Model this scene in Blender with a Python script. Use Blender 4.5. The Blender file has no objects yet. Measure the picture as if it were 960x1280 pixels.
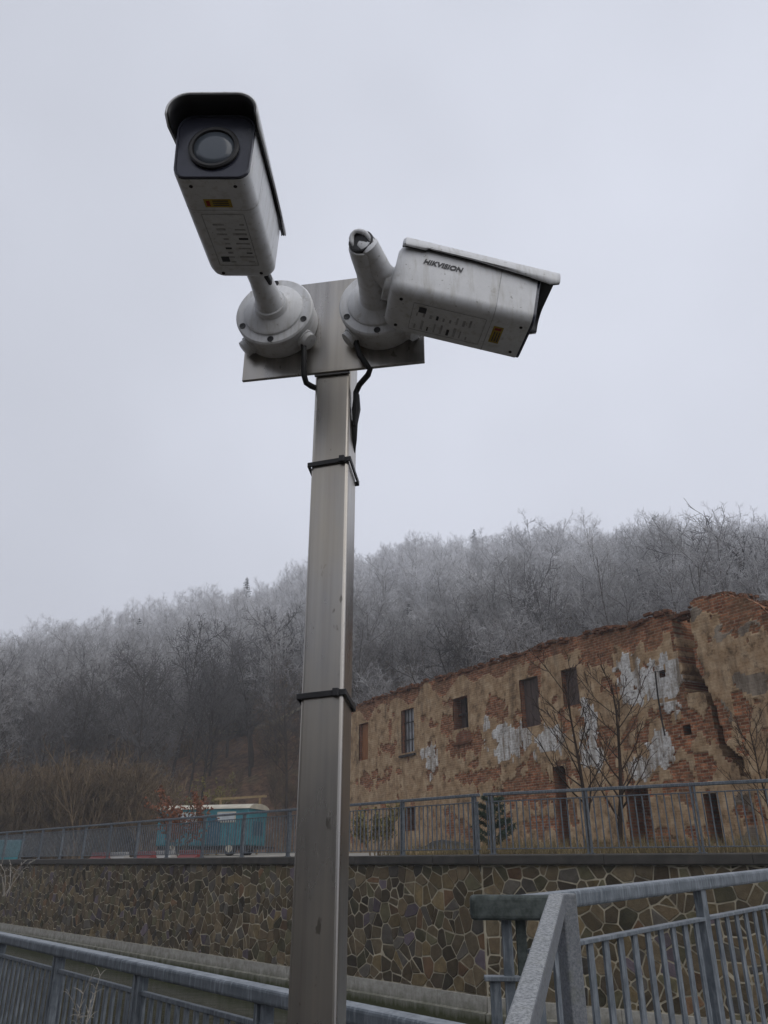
import bpy, bmesh, math, random
from mathutils import Vector, Matrix, noise
R = math.radians
sc = bpy.context.scene
col = sc.collection

# ------------------------------------------------------------------ camera, sky, light, exposure
EYE = 1.6
PITCH = R(24.6)
cd = bpy.data.cameras.new('camera'); cam = bpy.data.objects.new('camera', cd); col.objects.link(cam)
cam.location = (0, 0, EYE); cam.rotation_euler = (R(90) + PITCH, 0, 0)
cd.sensor_fit = 'VERTICAL'; cd.sensor_height = 36.0; cd.lens = 27.0
cd.clip_start = 0.05; cd.clip_end = 2000
sc.camera = cam

SUN_EL, SUN_AZ = 42, 140          # overcast: a broad soft sun behind the cloud, at the camera's back to the right
w = bpy.data.worlds.new('World'); sc.world = w; w.use_nodes = True
nt = w.node_tree; nt.nodes.clear()
out = nt.nodes.new('ShaderNodeOutputWorld'); bg = nt.nodes.new('ShaderNodeBackground'); bg.inputs[1].default_value = 0.1
sky = nt.nodes.new('ShaderNodeTexSky'); sky.sky_type = 'NISHITA'; sky.sun_disc = False
sky.sun_elevation = R(SUN_EL); sky.sun_rotation = R(SUN_AZ); sky.dust_density = 1; sky.air_density = 1.5
hs = nt.nodes.new('ShaderNodeHueSaturation'); hs.inputs['Saturation'].default_value = 0.3
nt.links.new(sky.outputs[0], hs.inputs['Color'])
tc = nt.nodes.new('ShaderNodeTexCoord'); sx = nt.nodes.new('ShaderNodeSeparateXYZ'); nt.links.new(tc.outputs['Generated'], sx.inputs[0])
cr = nt.nodes.new('ShaderNodeValToRGB')           # closed cloud deck: brighter overhead, greyer low down
cr.color_ramp.elements[0].position = 0.0; cr.color_ramp.elements[0].color = (0.485, 0.505, 0.575, 1)
cr.color_ramp.elements[1].position = 0.9; cr.color_ramp.elements[1].color = (0.645, 0.675, 0.765, 1)
nt.links.new(sx.outputs['Z'], cr.inputs[0])
nz = nt.nodes.new('ShaderNodeTexNoise'); nz.inputs['Scale'].default_value = 1.6; nz.inputs['Detail'].default_value = 3
nt.links.new(tc.outputs['Generated'], nz.inputs['Vector'])
mr = nt.nodes.new('ShaderNodeMapRange'); mr.inputs[3].default_value = 9.7; mr.inputs[4].default_value = 12.3
mr.inputs[1].default_value = 0.3; mr.inputs[2].default_value = 0.7
nt.links.new(nz.outputs[0], mr.inputs[0])
vm = nt.nodes.new('ShaderNodeVectorMath'); vm.operation = 'SCALE'
sunv = nt.nodes.new('ShaderNodeVectorMath'); sunv.operation = 'DOT_PRODUCT'; sunv.inputs[1].default_value = (0.9, 0.42, 0)   # the cloud is thinner downstream, to the right
nt.links.new(tc.outputs['Generated'], sunv.inputs[0])
sg = nt.nodes.new('ShaderNodeMath'); sg.operation = 'MULTIPLY_ADD'; sg.inputs[1].default_value = 0.16; sg.inputs[2].default_value = 0.985; nt.links.new(sunv.outputs['Value'], sg.inputs[0])
sm = nt.nodes.new('ShaderNodeMath'); sm.operation = 'MULTIPLY'; nt.links.new(sg.outputs[0], sm.inputs[0]); nt.links.new(mr.outputs[0], sm.inputs[1])
nt.links.new(cr.outputs[0], vm.inputs[0]); nt.links.new(sm.outputs[0], vm.inputs['Scale'])
mx = nt.nodes.new('ShaderNodeMix'); mx.data_type = 'RGBA'; mx.inputs[0].default_value = 0.96
nt.links.new(hs.outputs[0], mx.inputs[6]); nt.links.new(vm.outputs[0], mx.inputs[7])
nt.links.new(mx.outputs[2], bg.inputs[0]); nt.links.new(bg.outputs[0], out.inputs[0])

sd = bpy.data.lights.new('sun', 'SUN'); sd.energy = 1.3; sd.angle = R(70); sd.color = (1, 0.96, 0.9)
so = bpy.data.objects.new('sun', sd); col.objects.link(so)
_az, _el = R(SUN_AZ), R(SUN_EL)
so.rotation_euler = Vector((-math.sin(_az) * math.cos(_el), -math.cos(_az) * math.cos(_el), -math.sin(_el))).to_track_quat('-Z', 'Y').to_euler()
sc.view_settings.view_transform = 'Standard'; sc.view_settings.look = 'None'
sc.view_settings.exposure = 0.0; sc.view_settings.gamma = 1.0
sc.cycles.volume_bounces = 1

# ------------------------------------------------------------------ measuring: pixel of the 960x1280 photograph -> ray
CP, SP = math.cos(PITCH), math.sin(PITCH)
def ray(px, py):
    a = (px - 480) / 960; b = (640 - py) / 960
    return Vector((a, CP - b * SP, SP + b * CP))
def at(px, py, Y):                       # point on that ray at ground distance Y
    r = ray(px, py); k = Y / r.y
    return Vector((r.x * k, Y, EYE + r.z * k))

# ------------------------------------------------------------------ helpers
def tag(o, label=None, cat=None, group=None, kind=None):
    if label: o['label'] = label
    if cat: o['category'] = cat
    if group: o['group'] = group
    if kind: o['kind'] = kind
    return o
def empty(name, loc, label=None, cat=None, group=None):
    o = bpy.data.objects.new(name, None); col.objects.link(o); o.location = loc; o.empty_display_size = 0.1
    return tag(o, label, cat, group)
def origin(o):
    v = Vector((0, 0, 0))
    while o: v = v + Vector(o.location); o = o.parent
    return v
class MB:
    def __init__(s): s.v = []; s.f = []; s.mi = []; s.att = {}
    def add(s, vs, fs, mi=0):
        n = len(s.v); s.v += [tuple(v) for v in vs]; s.f += [tuple(i + n for i in f) for f in fs]; s.mi += [mi] * len(fs)
        return s
    def box(s, c, size, X=(1, 0, 0), Y=(0, 1, 0), Z=(0, 0, 1), mi=0, taper=1.0):
        c = Vector(c); X, Y, Z = Vector(X) * size[0] / 2, Vector(Y) * size[1] / 2, Vector(Z) * size[2] / 2
        vs = [c + X * i * (taper if k < 0 else 1) + Y * j * (taper if k < 0 else 1) + Z * k for k in (-1, 1) for j in (-1, 1) for i in (-1, 1)]
        return s.add(vs, [(0, 2, 3, 1), (4, 5, 7, 6), (0, 1, 5, 4), (2, 6, 7, 3), (0, 4, 6, 2), (1, 3, 7, 5)], mi)
    def beam(s, p0, p1, wd, ht, up=(0, 0, 1)):        # rectangular bar between two points
        p0, p1 = Vector(p0), Vector(p1); d = (p1 - p0); L = d.length; d.normalize()
        sd = d.cross(Vector(up)).normalized(); u = sd.cross(d)
        return s.box((p0 + p1) / 2, (L, wd, ht), d, sd, u)
    def tube(s, pts, rad, n=8, cap=True, mi=0):
        pts = [Vector(p) for p in pts]; rad = rad if isinstance(rad, (list, tuple)) else [rad] * len(pts)
        d0 = (pts[1] - pts[0]).normalized(); a = d0.orthogonal().normalized(); vs = []; N = len(pts)
        for i, p in enumerate(pts):
            d = (pts[min(i + 1, N - 1)] - pts[max(i - 1, 0)]).normalized()
            a = (a - d * a.dot(d)).normalized(); b = d.cross(a)
            vs += [p + (a * math.cos(2 * math.pi * k / n) + b * math.sin(2 * math.pi * k / n)) * rad[i] for k in range(n)]
        fs = [(i * n + k, i * n + (k + 1) % n, (i + 1) * n + (k + 1) % n, (i + 1) * n + k) for i in range(N - 1) for k in range(n)]
        if cap: fs += [tuple(reversed(range(n))), tuple(range((N - 1) * n, N * n))]
        return s.add(vs, fs, mi)
    def lathe(s, o, axis, prof, n=40, mi=0):          # prof: list of (distance along axis, radius)
        o, d = Vector(o), Vector(axis).normalized(); a = d.orthogonal().normalized(); b = d.cross(a); vs = []
        for (t, r) in prof: vs += [o + d * t + (a * math.cos(2 * math.pi * k / n) + b * math.sin(2 * math.pi * k / n)) * r for k in range(n)]
        N = len(prof)
        fs = [(i * n + k, i * n + (k + 1) % n, (i + 1) * n + (k + 1) % n, (i + 1) * n + k) for i in range(N - 1) for k in range(n)]
        fs += [tuple(reversed(range(n))), tuple(range((N - 1) * n, N * n))]
        return s.add(vs, fs, mi)
    def loft(s, rings, cap0=True, cap1=True, closed=True, mi=0):
        n = len(rings[0]); vs = [p for r in rings for p in r]; m = n if closed else n - 1
        fs = [(i * n + k, i * n + (k + 1) % n, (i + 1) * n + (k + 1) % n, (i + 1) * n + k) for i in range(len(rings) - 1) for k in range(m)]
        if cap0: fs.append(tuple(reversed(range(n))))
        if cap1: fs.append(tuple(range((len(rings) - 1) * n, len(rings) * n)))
        return s.add(vs, fs, mi)
    def mesh(s, name, mats, off=Vector((0, 0, 0)), smooth=False, fix=True):
        me = bpy.data.meshes.new(name)
        me.from_pydata([(v[0] - off[0], v[1] - off[1], v[2] - off[2]) for v in s.v], [], s.f)
        for m in (mats if isinstance(mats, (list, tuple)) else [mats]): me.materials.append(m)
        if any(s.mi): me.polygons.foreach_set('material_index', s.mi)
        for k, (typ, vals) in s.att.items():
            a = me.attributes.new(k, typ, 'POINT'); a.data.foreach_set({'FLOAT': 'value', 'FLOAT_COLOR': 'color', 'FLOAT_VECTOR': 'vector'}[typ], vals)
        if fix:
            bm = bmesh.new(); bm.from_mesh(me); bmesh.ops.recalc_face_normals(bm, faces=bm.faces); bm.to_mesh(me); bm.free()
        if smooth:
            me.polygons.foreach_set('use_smooth', [True] * len(me.polygons))
            if smooth != 'all': me.set_sharp_from_angle(angle=R(smooth if smooth is not True else 40))
        return me
    def build(s, name, mats, parent=None, smooth=False, bevel=0, seg=2, loc=None, fix=True):
        off = origin(parent) if parent else Vector(loc or (0, 0, 0))
        o = bpy.data.objects.new(name, s.mesh(name, mats, off, smooth, fix)); col.objects.link(o)
        if parent: o.parent = parent
        else: o.location = off
        if bevel:
            b = o.modifiers.new('bevel', 'BEVEL'); b.width = bevel; b.segments = seg; b.limit_method = 'ANGLE'; b.angle_limit = R(35)
        return o
def inst(name, me, parent, loc, rot=None):
    o = bpy.data.objects.new(name, me); col.objects.link(o)
    if parent: o.parent = parent; o.location = Vector(loc) - origin(parent)
    else: o.location = loc
    if rot: o.rotation_euler = rot
    return o

# ------------------------------------------------------------------ materials
class NM:                                            # small node builder
    def __init__(s, name):
        s.m = bpy.data.materials.new(name); s.m.use_nodes = True; s.t = s.m.node_tree
        s.b = s.t.nodes['Principled BSDF']; s._co = None
    def n(s, typ, **kw):
        x = s.t.nodes.new(typ)
        for k, v in kw.items(): setattr(x, k, v)
        return x
    def l(s, a, b): s.t.links.new(a, b)
    def co(s, kind='Object'):
        if s._co is None: s._co = s.n('ShaderNodeTexCoord')
        return s._co.outputs[kind]
    def world(s): return s.n('ShaderNodeNewGeometry').outputs['Position']
    def map(s, vec, scale=(1, 1, 1), loc=(0, 0, 0), rot=(0, 0, 0)):
        m = s.n('ShaderNodeMapping'); m.inputs['Scale'].default_value = scale; m.inputs['Location'].default_value = loc; m.inputs['Rotation'].default_value = rot
        s.l(vec, m.inputs[0]); return m.outputs[0]
    def noise(s, vec, scale, detail=4, rough=0.55, dist=0):
        x = s.n('ShaderNodeTexNoise'); x.inputs['Scale'].default_value = scale; x.inputs['Detail'].default_value = detail
        x.inputs['Roughness'].default_value = rough; x.inputs['Distortion'].default_value = dist; s.l(vec, x.inputs['Vector']); return x.outputs[0]
    def ramp(s, f, stops):
        x = s.n('ShaderNodeValToRGB'); e = x.color_ramp.elements
        while len(e) < len(stops): e.new(0.5)
        for i, (p, c) in enumerate(stops):
            e[i].position = p; e[i].color = (c, c, c, 1) if isinstance(c, (int, float)) else (*c, 1)
        s.l(f, x.inputs[0]); return x.outputs[0]
    def mix(s, f, a, b, mode='MIX'):
        x = s.n('ShaderNodeMix'); x.data_type = 'RGBA'; x.blend_type = mode
        for sock, v in ((x.inputs[0], f), (x.inputs[6], a), (x.inputs[7], b)):
            if isinstance(v, (int, float)): sock.default_value = v if sock == x.inputs[0] else (v, v, v, 1)
            elif isinstance(v, tuple): sock.default_value = (*v, 1)
            else: s.l(v, sock)
        return x.outputs[2]
    def math(s, op, a, b=0.0, clamp=False):
        x = s.n('ShaderNodeMath', operation=op); x.use_clamp = clamp
        for i, v in enumerate((a, b)):
            if isinstance(v, (int, float)): x.inputs[i].default_value = v
            else: s.l(v, x.inputs[i])
        return x.outputs[0]
    def attr(s, name, out='Color'): x = s.n('ShaderNodeAttribute', attribute_name=name); return x.outputs[out]
    def sep(s, v, k): x = s.n('ShaderNodeSeparateXYZ'); s.l(v, x.inputs[0]); return x.outputs[k]
    def bump(s, h, strength=0.3, dist=0.01, nrm=None):
        x = s.n('ShaderNodeBump'); x.inputs['Strength'].default_value = strength; x.inputs['Distance'].default_value = dist
        s.l(h, x.inputs['Height'])
        if nrm is not None: s.l(nrm, x.inputs['Normal'])
        s.l(x.outputs[0], s.b.inputs['Normal']); return x.outputs[0]
    def set(s, color=None, rough=None, metal=None, spec=None):
        for k, v in (('Base Color', color), ('Roughness', rough), ('Metallic', metal), ('Specular IOR Level', spec)):
            if v is None: continue
            if isinstance(v, (int, float)): s.b.inputs[k].default_value = v
            elif isinstance(v, tuple): s.b.inputs[k].default_value = (*v, 1)
            else: s.l(v, s.b.inputs[k])
        return s.m
def simple(name, c, rough=0.6, metal=0.0, var=0.25, scale=8, bump=0.15, dist=0.004, spec=0.4, stretch=(1, 1, 1)):
    k = NM(name); v = k.map(k.world(), stretch)
    f = k.noise(v, scale, 5)
    colr = k.ramp(f, [(0.25, tuple(x * (1 - var) for x in c)), (0.75, tuple(min(1, x * (1 + var)) for x in c))])
    if bump: k.bump(k.noise(v, scale * 4, 4), bump, dist)
    return k.set(colr, k.ramp(f, [(0.3, rough * 0.85), (0.7, min(1, rough * 1.15))]), metal, spec)

M = {}
# brushed stainless steel with vertical stains
k = NM('stainless_steel'); P_ = k.world()
streak = k.noise(k.map(P_, (60, 60, 1.2)), 1.0, 6, 0.6)
patch = k.noise(k.map(P_, (9, 9, 3)), 1.0, 5, 0.6)
fine = k.noise(k.map(P_, (900, 900, 6)), 1.0, 3)
c1 = k.ramp(streak, [(0.3, (0.30, 0.285, 0.27)), (0.55, (0.40, 0.385, 0.365)), (0.8, (0.48, 0.455, 0.41))])
c2 = k.mix(k.ramp(patch, [(0.45, 0.0), (0.7, 0.65)]), c1, (0.46, 0.41, 0.33))
spots = k.ramp(k.noise(k.map(P_, (70, 70, 30)), 1.0, 3), [(0.68, 0.0), (0.73, 1.0)])
c2 = k.mix(k.math('MULTIPLY', spots, 0.55), c2, (0.07, 0.06, 0.045))
k.bump(fine, 0.12, 0.0006)
M['steel'] = k.set(c2, k.ramp(patch, [(0.3, 0.22), (0.7, 0.36)]), 0.95)
# painted aluminium of the camera housings, weathered
k = NM('white_housing_paint'); P_ = k.co('Object')
dirt = k.noise(P_, 28, 6, 0.65); gr = k.noise(k.map(k.world(), (90, 90, 14)), 1.0, 5, 0.6)
spk = k.ramp(k.noise(P_, 150, 2), [(0.70, 0.0), (0.74, 1.0)])
c1 = k.ramp(dirt, [(0.3, (0.56, 0.57, 0.585)), (0.65, (0.67, 0.68, 0.695))])
c1 = k.mix(k.ramp(gr, [(0.5, 0.0), (0.75, 0.6)]), c1, (0.34, 0.325, 0.28))
c1 = k.mix(k.ramp(k.noise(k.world(), 34, 7, 0.75), [(0.60, 0.0), (0.76, 0.6)]), c1, (0.24, 0.22, 0.17))
c1 = k.mix(k.math('MULTIPLY', spk, 0.6), c1, (0.12, 0.11, 0.09))
k.bump(k.noise(P_, 500, 2), 0.05, 0.0005)
M['white'] = k.set(c1, k.ramp(dirt, [(0.3, 0.38), (0.7, 0.55)]), 0.0, 0.45)
M['black'] = simple('black_plastic', (0.018, 0.018, 0.02), 0.5, 0, 0.3, 30, 0.1, 0.001)
M['rubber'] = simple('black_cable_rubber', (0.014, 0.014, 0.015), 0.6, 0, 0.3, 60, 0.1, 0.001)
M['bezel'] = simple('dark_bezel', (0.034, 0.037, 0.055), 0.25, 0, 0.15, 20, 0.02, 0.0005, 0.5)
k = NM('lens_glass'); k.set((0.085, 0.10, 0.12), 0.12, 0.0, 0.5); M['lens'] = k.m
M['screw'] = simple('screw_metal', (0.16, 0.16, 0.16), 0.4, 0.7, 0.2, 60, 0.1, 0.0005)
M['yellow'] = simple('yellow_sticker', (0.36, 0.25, 0.03), 0.5, 0, 0.3, 60, 0.05, 0.0005)
M['ink'] = simple('dark_print', (0.045, 0.045, 0.05), 0.6, 0, 0.2, 60, 0)
M['faint'] = simple('faded_grey_print', (0.36, 0.36, 0.37), 0.6, 0, 0.4, 90, 0)
M['red'] = simple('faded_red_print', (0.25, 0.03, 0.02), 0.6, 0, 0.3, 60, 0)
# galvanised / grey-blue painted railings
k = NM('galvanised_rail'); P_ = k.world()
f1 = k.noise(P_, 14, 5, 0.6); f2 = k.noise(k.map(P_, (60, 60, 7)), 1.0, 4, 0.6); f3 = k.noise(P_, 220, 2)
c1 = k.ramp(f1, [(0.3, (0.07, 0.085, 0.10)), (0.7, (0.15, 0.17, 0.192))])
c1 = k.mix(k.ramp(f2, [(0.50, 0.0), (0.66, 0.8)]), c1, (0.22, 0.245, 0.27))
c1 = k.mix(k.ramp(f3, [(0.62, 0.0), (0.72, 0.4)]), c1, (0.05, 0.055, 0.055))
nz_ = k.sep(k.n('ShaderNodeNewGeometry').outputs['Normal'], 2)       # rime frost settled on upward faces
c1 = k.mix(k.math('MULTIPLY', k.ramp(nz_, [(0.75, 0.0), (0.95, 0.5)]), k.ramp(f1, [(0.35, 0.5), (0.6, 1.0)])), c1, (0.36, 0.385, 0.41))
k.bump(f3, 0.2, 0.001)
M['rail'] = k.set(c1, 0.6, 0.25, 0.4)
k = NM('weathered_handrail'); P_ = k.world()
f1 = k.noise(P_, 110, 5, 0.7); f2 = k.noise(P_, 18, 4)
c1 = k.ramp(f1, [(0.35, (0.085, 0.093, 0.105)), (0.65, (0.185, 0.195, 0.21))])
c1 = k.mix(k.ramp(f2, [(0.5, 0), (0.75, 0.6)]), c1, (0.12, 0.125, 0.10))
nz_ = k.sep(k.n('ShaderNodeNewGeometry').outputs['Normal'], 2)
c1 = k.mix(k.math('MULTIPLY', k.ramp(nz_, [(0.8, 0.0), (0.95, 0.8)]), k.ramp(f1, [(0.42, 0.25), (0.58, 1.0)])), c1, (0.34, 0.35, 0.35))
k.bump(f1, 0.3, 0.002); M['handrail'] = k.set(c1, 0.7, 0.1, 0.35)
k = NM('mossy_dark_rail'); P_ = k.world()
f1 = k.noise(P_, 25, 5, 0.65)
k.bump(f1, 0.3, 0.002); M['mossrail'] = k.set(k.ramp(f1, [(0.35, (0.03, 0.038, 0.035)), (0.6, (0.075, 0.088, 0.085)), (0.75, (0.055, 0.066, 0.04))]), 0.8, 0, 0.3)
# stones, mortar, concrete
k = NM('wall_stone'); P_ = k.world(); tint = k.attr('tint')
f1 = k.noise(P_, 9, 6, 0.65); f2 = k.noise(P_, 38, 5, 0.6)
c1 = k.mix(1.0, tint, k.ramp(f1, [(0.25, (0.62, 0.6, 0.58)), (0.75, (1.35, 1.35, 1.3))]), 'MULTIPLY')
c1 = k.mix(k.ramp(k.noise(P_, 3.1, 5), [(0.55, 0.0), (0.75, 0.5)]), c1, (0.062, 0.062, 0.035))
k.bump(k.mix(0.5, f1, f2), 0.7, 0.02); M['stone'] = k.set(c1, 0.85, 0, 0.25)
k = NM('lime_mortar'); P_ = k.world()
f1 = k.noise(P_, 5, 6, 0.65)
k.bump(k.noise(P_, 60, 4), 0.5, 0.006)
M['mortar'] = k.set(k.ramp(f1, [(0.3, (0.30, 0.26, 0.185)), (0.7, (0.55, 0.495, 0.375))]), 0.9, 0, 0.2)
k = NM('mossy_concrete'); P_ = k.world()
f1 = k.noise(P_, 2.2, 6, 0.7); f2 = k.noise(k.map(P_, (6, 6, 1.2)), 1.0, 5, 0.6)
base = k.ramp(k.noise(P_, 7, 6, 0.7), [(0.3, (0.22, 0.21, 0.18)), (0.7, (0.44, 0.425, 0.385))])
zz = k.math('ADD', k.sep(P_, 2), k.math('MULTIPLY', k.math('SUBTRACT', f2, 0.5), 0.35))
c1 = k.mix(k.ramp(k.math('MULTIPLY_ADD', zz, -2.6), [(0.0, 0.0), (1.0, 1.0)]), base, (0.05, 0.058, 0.02))
mm = k.n('ShaderNodeMapRange'); k.l(zz, mm.inputs[0]); mm.inputs[1].default_value = -0.66; mm.inputs[2].default_value = -0.92
c1 = k.mix(mm.outputs[0], base, (0.055, 0.06, 0.025))
k.bump(f1, 0.4, 0.02); M['footing'] = k.set(c1, 0.9, 0, 0.2)
M['coping'] = simple('dark_coping_concrete', (0.05, 0.046, 0.04), 0.85, 0, 0.5, 4, 0.4, 0.01)
M['concrete'] = simple('grey_concrete', (0.24, 0.235, 0.22), 0.9, 0, 0.3, 3, 0.4, 0.01)
k = NM('stream_water'); P_ = k.world()
f1 = k.noise(k.map(P_, (1.2, 2.2, 1)), 2.2, 5, 0.6, 0.6)
k.bump(f1, 0.12, 0.05)
M['water'] = k.set(k.ramp(k.noise(P_, 0.9, 4), [(0.35, (0.014, 0.016, 0.008)), (0.7, (0.03, 0.032, 0.014))]), 0.06, 0, 0.25)
k = NM('terrace_gravel'); P_ = k.world()
f1 = k.noise(P_, 0.35, 6, 0.65); f2 = k.noise(P_, 9, 5, 0.7)
c1 = k.ramp(f1, [(0.35, (0.13, 0.115, 0.08)), (0.5, (0.27, 0.255, 0.22)), (0.7, (0.40, 0.39, 0.36))])
c1 = k.mix(1.0, c1, k.ramp(f2, [(0.3, 0.6), (0.7, 1.3)]), 'MULTIPLY')
k.bump(f2, 0.6, 0.03); M['gravel'] = k.set(c1, 0.95, 0, 0.2)
k = NM('leaf_litter'); P_ = k.world()
f1 = k.noise(P_, 0.25, 7, 0.7); f2 = k.noise(P_, 1.6, 8, 0.8)
c1 = k.ramp(f1, [(0.35, (0.075, 0.05, 0.032)), (0.55, (0.13, 0.075, 0.045)), (0.7, (0.085, 0.075, 0.04))])
c1 = k.mix(1.0, c1, k.ramp(f2, [(0.38, 0.3), (0.62, 1.6)]), 'MULTIPLY')
fz = k.n('ShaderNodeMapRange'); k.l(k.sep(P_, 2), fz.inputs[0]); fz.inputs[1].default_value = 16; fz.inputs[2].default_value = 45; fz.inputs[4].default_value = 0.8
c1 = k.mix(k.math('MULTIPLY', fz.outputs[0], k.ramp(f2, [(0.3, 0.3), (0.6, 1)])), c1, (0.30, 0.31, 0.33))
k.bump(f2, 0.8, 0.3); M['litter'] = k.set(c1, 0.95, 0, 0.15)
M['earth'] = simple('dark_wet_earth', (0.05, 0.043, 0.034), 0.9, 0, 0.4, 1.5, 0.5, 0.03)
M['track'] = simple('pale_dry_grass_track', (0.24, 0.205, 0.13), 0.95, 0, 0.4, 1.5, 0.5, 0.05)
# bark and twigs: hoar frost lies on the thin twigs, more of it higher up the hill
def bark(name, dark, light, z0, z1, frost=(0.50, 0.51, 0.54), fmin=0.0, fmax=0.85):
    k = NM(name); P_ = k.world(); tw = k.attr('twig', 'Fac')
    rnd = k.n('ShaderNodeObjectInfo').outputs['Random']
    f = k.noise(P_, 1.3, 4, 0.6)
    c = k.ramp(f, [(0.3, dark), (0.7, light)])
    c = k.mix(1.0, c, k.ramp(rnd, [(0.0, (0.72, 0.7, 0.68)), (1.0, (1.35, 1.25, 1.15))]), 'MULTIPLY')
    fz = k.n('ShaderNodeMapRange'); fz.inputs[1].default_value = z0; fz.inputs[2].default_value = z1; fz.inputs[3].default_value = fmin; fz.inputs[4].default_value = fmax
    k.l(k.math('ADD', k.sep(P_, 2), k.math('MULTIPLY', k.math('SUBTRACT', rnd, 0.5), 14)), fz.inputs[0])
    fr = k.math('MULTIPLY', fz.outputs[0], tw)
    fr = k.math('MULTIPLY', fr, k.ramp(k.noise(P_, 0.35, 3), [(0.3, 0.55), (0.6, 1.0)]))
    return k.set(k.mix(fr, c, frost), 0.9, 0, 0.15)
M['bark'] = bark('frosted_bark', (0.028, 0.023, 0.019), (0.062, 0.052, 0.043), 5, 40, frost=(0.86, 0.87, 0.90), fmax=1.0)
M['darkbark'] = bark('dark_wet_bark', (0.018, 0.015, 0.013), (0.042, 0.036, 0.03), 4, 40, fmin=0.06, fmax=0.6)
M['brush'] = bark('brown_brush_twigs', (0.05, 0.038, 0.027), (0.21, 0.165, 0.11), 20, 60, fmax=0.5)
M['redtwig'] = bark('red_brown_twigs', (0.026, 0.02, 0.016), (0.055, 0.038, 0.029), 40, 90)
M['birch'] = simple('pale_birch_bark', (0.34, 0.33, 0.31), 0.8, 0, 0.35, 3, 0.3, 0.02)
M['redleaf'] = simple('rusty_leaves', (0.15, 0.05, 0.02), 0.8, 0, 0.5, 3, 0)
M['yellowleaf'] = simple('yellow_green_leaves', (0.13, 0.11, 0.03), 0.8, 0, 0.5, 3, 0)
M['needle'] = simple('dark_green_needles', (0.022, 0.042, 0.024), 0.8, 0, 0.5, 2, 0)
k = NM('frosted_needles'); P_ = k.world()
M['frostneedle'] = k.set(k.ramp(k.noise(P_, 1.2, 4), [(0.35, (0.028, 0.04, 0.032)), (0.7, (0.09, 0.11, 0.105))]), 0.85, 0, 0.15)
M['dryweed'] = simple('frosted_dry_stalk', (0.27, 0.25, 0.22), 0.9, 0, 0.3, 30, 0)
M['ivy'] = simple('dry_grass', (0.16, 0.125, 0.06), 0.95, 0, 0.5, 6, 0)
# ruin
k = NM('ruin_masonry'); fuv = k.attr('fuv', 'Vector'); lay = k.attr('layer')
P_ = k.world(); ss = k.n('ShaderNodeSeparateColor'); k.l(lay, ss.inputs[0])
bt = k.n('ShaderNodeTexBrick'); k.l(k.map(fuv, (1, 1, 1)), bt.inputs['Vector'])
for n_, v_ in (('Scale', 1.0), ('Mortar Size', 0.012), ('Mortar Smooth', 0.3), ('Bias', -0.1), ('Brick Width', 0.27), ('Row Height', 0.085)): bt.inputs[n_].default_value = v_
bt.inputs['Color1'].default_value = (0.20, 0.072, 0.038, 1); bt.inputs['Color2'].default_value = (0.44, 0.19, 0.098, 1); bt.inputs['Mortar'].default_value = (0.32, 0.26, 0.185, 1)
n1 = k.noise(P_, 1.1, 6, 0.65); n2 = k.noise(P_, 7, 6, 0.7); n3 = k.noise(k.map(P_, (5, 5, 0.55)), 1.0, 5, 0.65)
brick = k.mix(1.0, bt.outputs[0], k.ramp(n2, [(0.34, (0.4, 0.36, 0.34)), (0.64, (1.4, 1.35, 1.3))]), 'MULTIPLY')
brick = k.mix(k.ramp(n1, [(0.45, 0.0), (0.7, 0.75)]), brick, (0.20, 0.125, 0.07))
ochre = k.ramp(k.noise(P_, 2.6, 7, 0.7), [(0.30, (0.13, 0.09, 0.055)), (0.45, (0.37, 0.245, 0.138)), (0.64, (0.52, 0.385, 0.245))])
ochre = k.mix(k.ramp(n3, [(0.5, 0.0), (0.72, 0.45)]), ochre, (0.14, 0.10, 0.068))
white = k.ramp(k.noise(P_, 5, 6, 0.7), [(0.3, (0.45, 0.43, 0.40)), (0.6, (0.76, 0.75, 0.73))])
white = k.mix(k.ramp(n3, [(0.46, 0.0), (0.62, 0.85)]), white, (0.22, 0.165, 0.11))
white = k.mix(k.ramp(k.noise(P_, 11, 6, 0.75), [(0.5, 0.0), (0.62, 0.7)]), white, (0.27, 0.21, 0.15))
grey = k.ramp(k.noise(k.map(P_, (3, 3, 0.7)), 1.0, 6, 0.7), [(0.35, (0.13, 0.10, 0.075)), (0.65, (0.34, 0.285, 0.22))])
c1 = k.mix(k.ramp(ss.outputs[0], [(0.45, 0), (0.55, 1)]), brick, ochre)
c1 = k.mix(k.ramp(ss.outputs[2], [(0.35, 0), (0.65, 1)]), c1, grey)
c1 = k.mix(k.ramp(ss.outputs[1], [(0.42, 0), (0.58, 1)]), c1, white)
c1 = k.mix(k.ramp(k.noise(P_, 2.0, 8, 0.8), [(0.54, 0.0), (0.66, 0.7)]), c1, (0.06, 0.04, 0.026))
c1 = k.mix(k.ramp(k.noise(k.map(P_, (2.2, 2.2, .28)), 1.0, 6, 0.7), [(0.55, 0.0), (0.7, 0.6)]), c1, (0.075, 0.055, 0.038))
c1 = k.mix(k.ramp(k.noise(P_, 14, 6, 0.8), [(0.58, 0.0), (0.68, 0.6)]), c1, (0.05, 0.036, 0.026))
k.bump(k.mix(0.6, n2, k.math('SUBTRACT', 1.0, bt.outputs[1])), 0.8, 0.03)
crack_shade = k.ramp(k.noise(P_, 6, 6, 0.75), [(0.35, (0.035, 0.026, 0.018)), (0.65, (0.12, 0.07, 0.042))])        # crack recess painted dark brown to carry its shade
c1 = k.mix(k.ramp(k.sep(fuv, 2), [(0.3, 0.0), (0.7, 1.0)]), c1, crack_shade)
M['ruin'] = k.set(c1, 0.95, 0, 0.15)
k = NM('old_brickwork'); P_ = k.world()
bt = k.n('ShaderNodeTexBrick'); k.l(k.map(P_, (1, 1, 1), rot=(R(90), 0, 0)), bt.inputs['Vector'])
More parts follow.
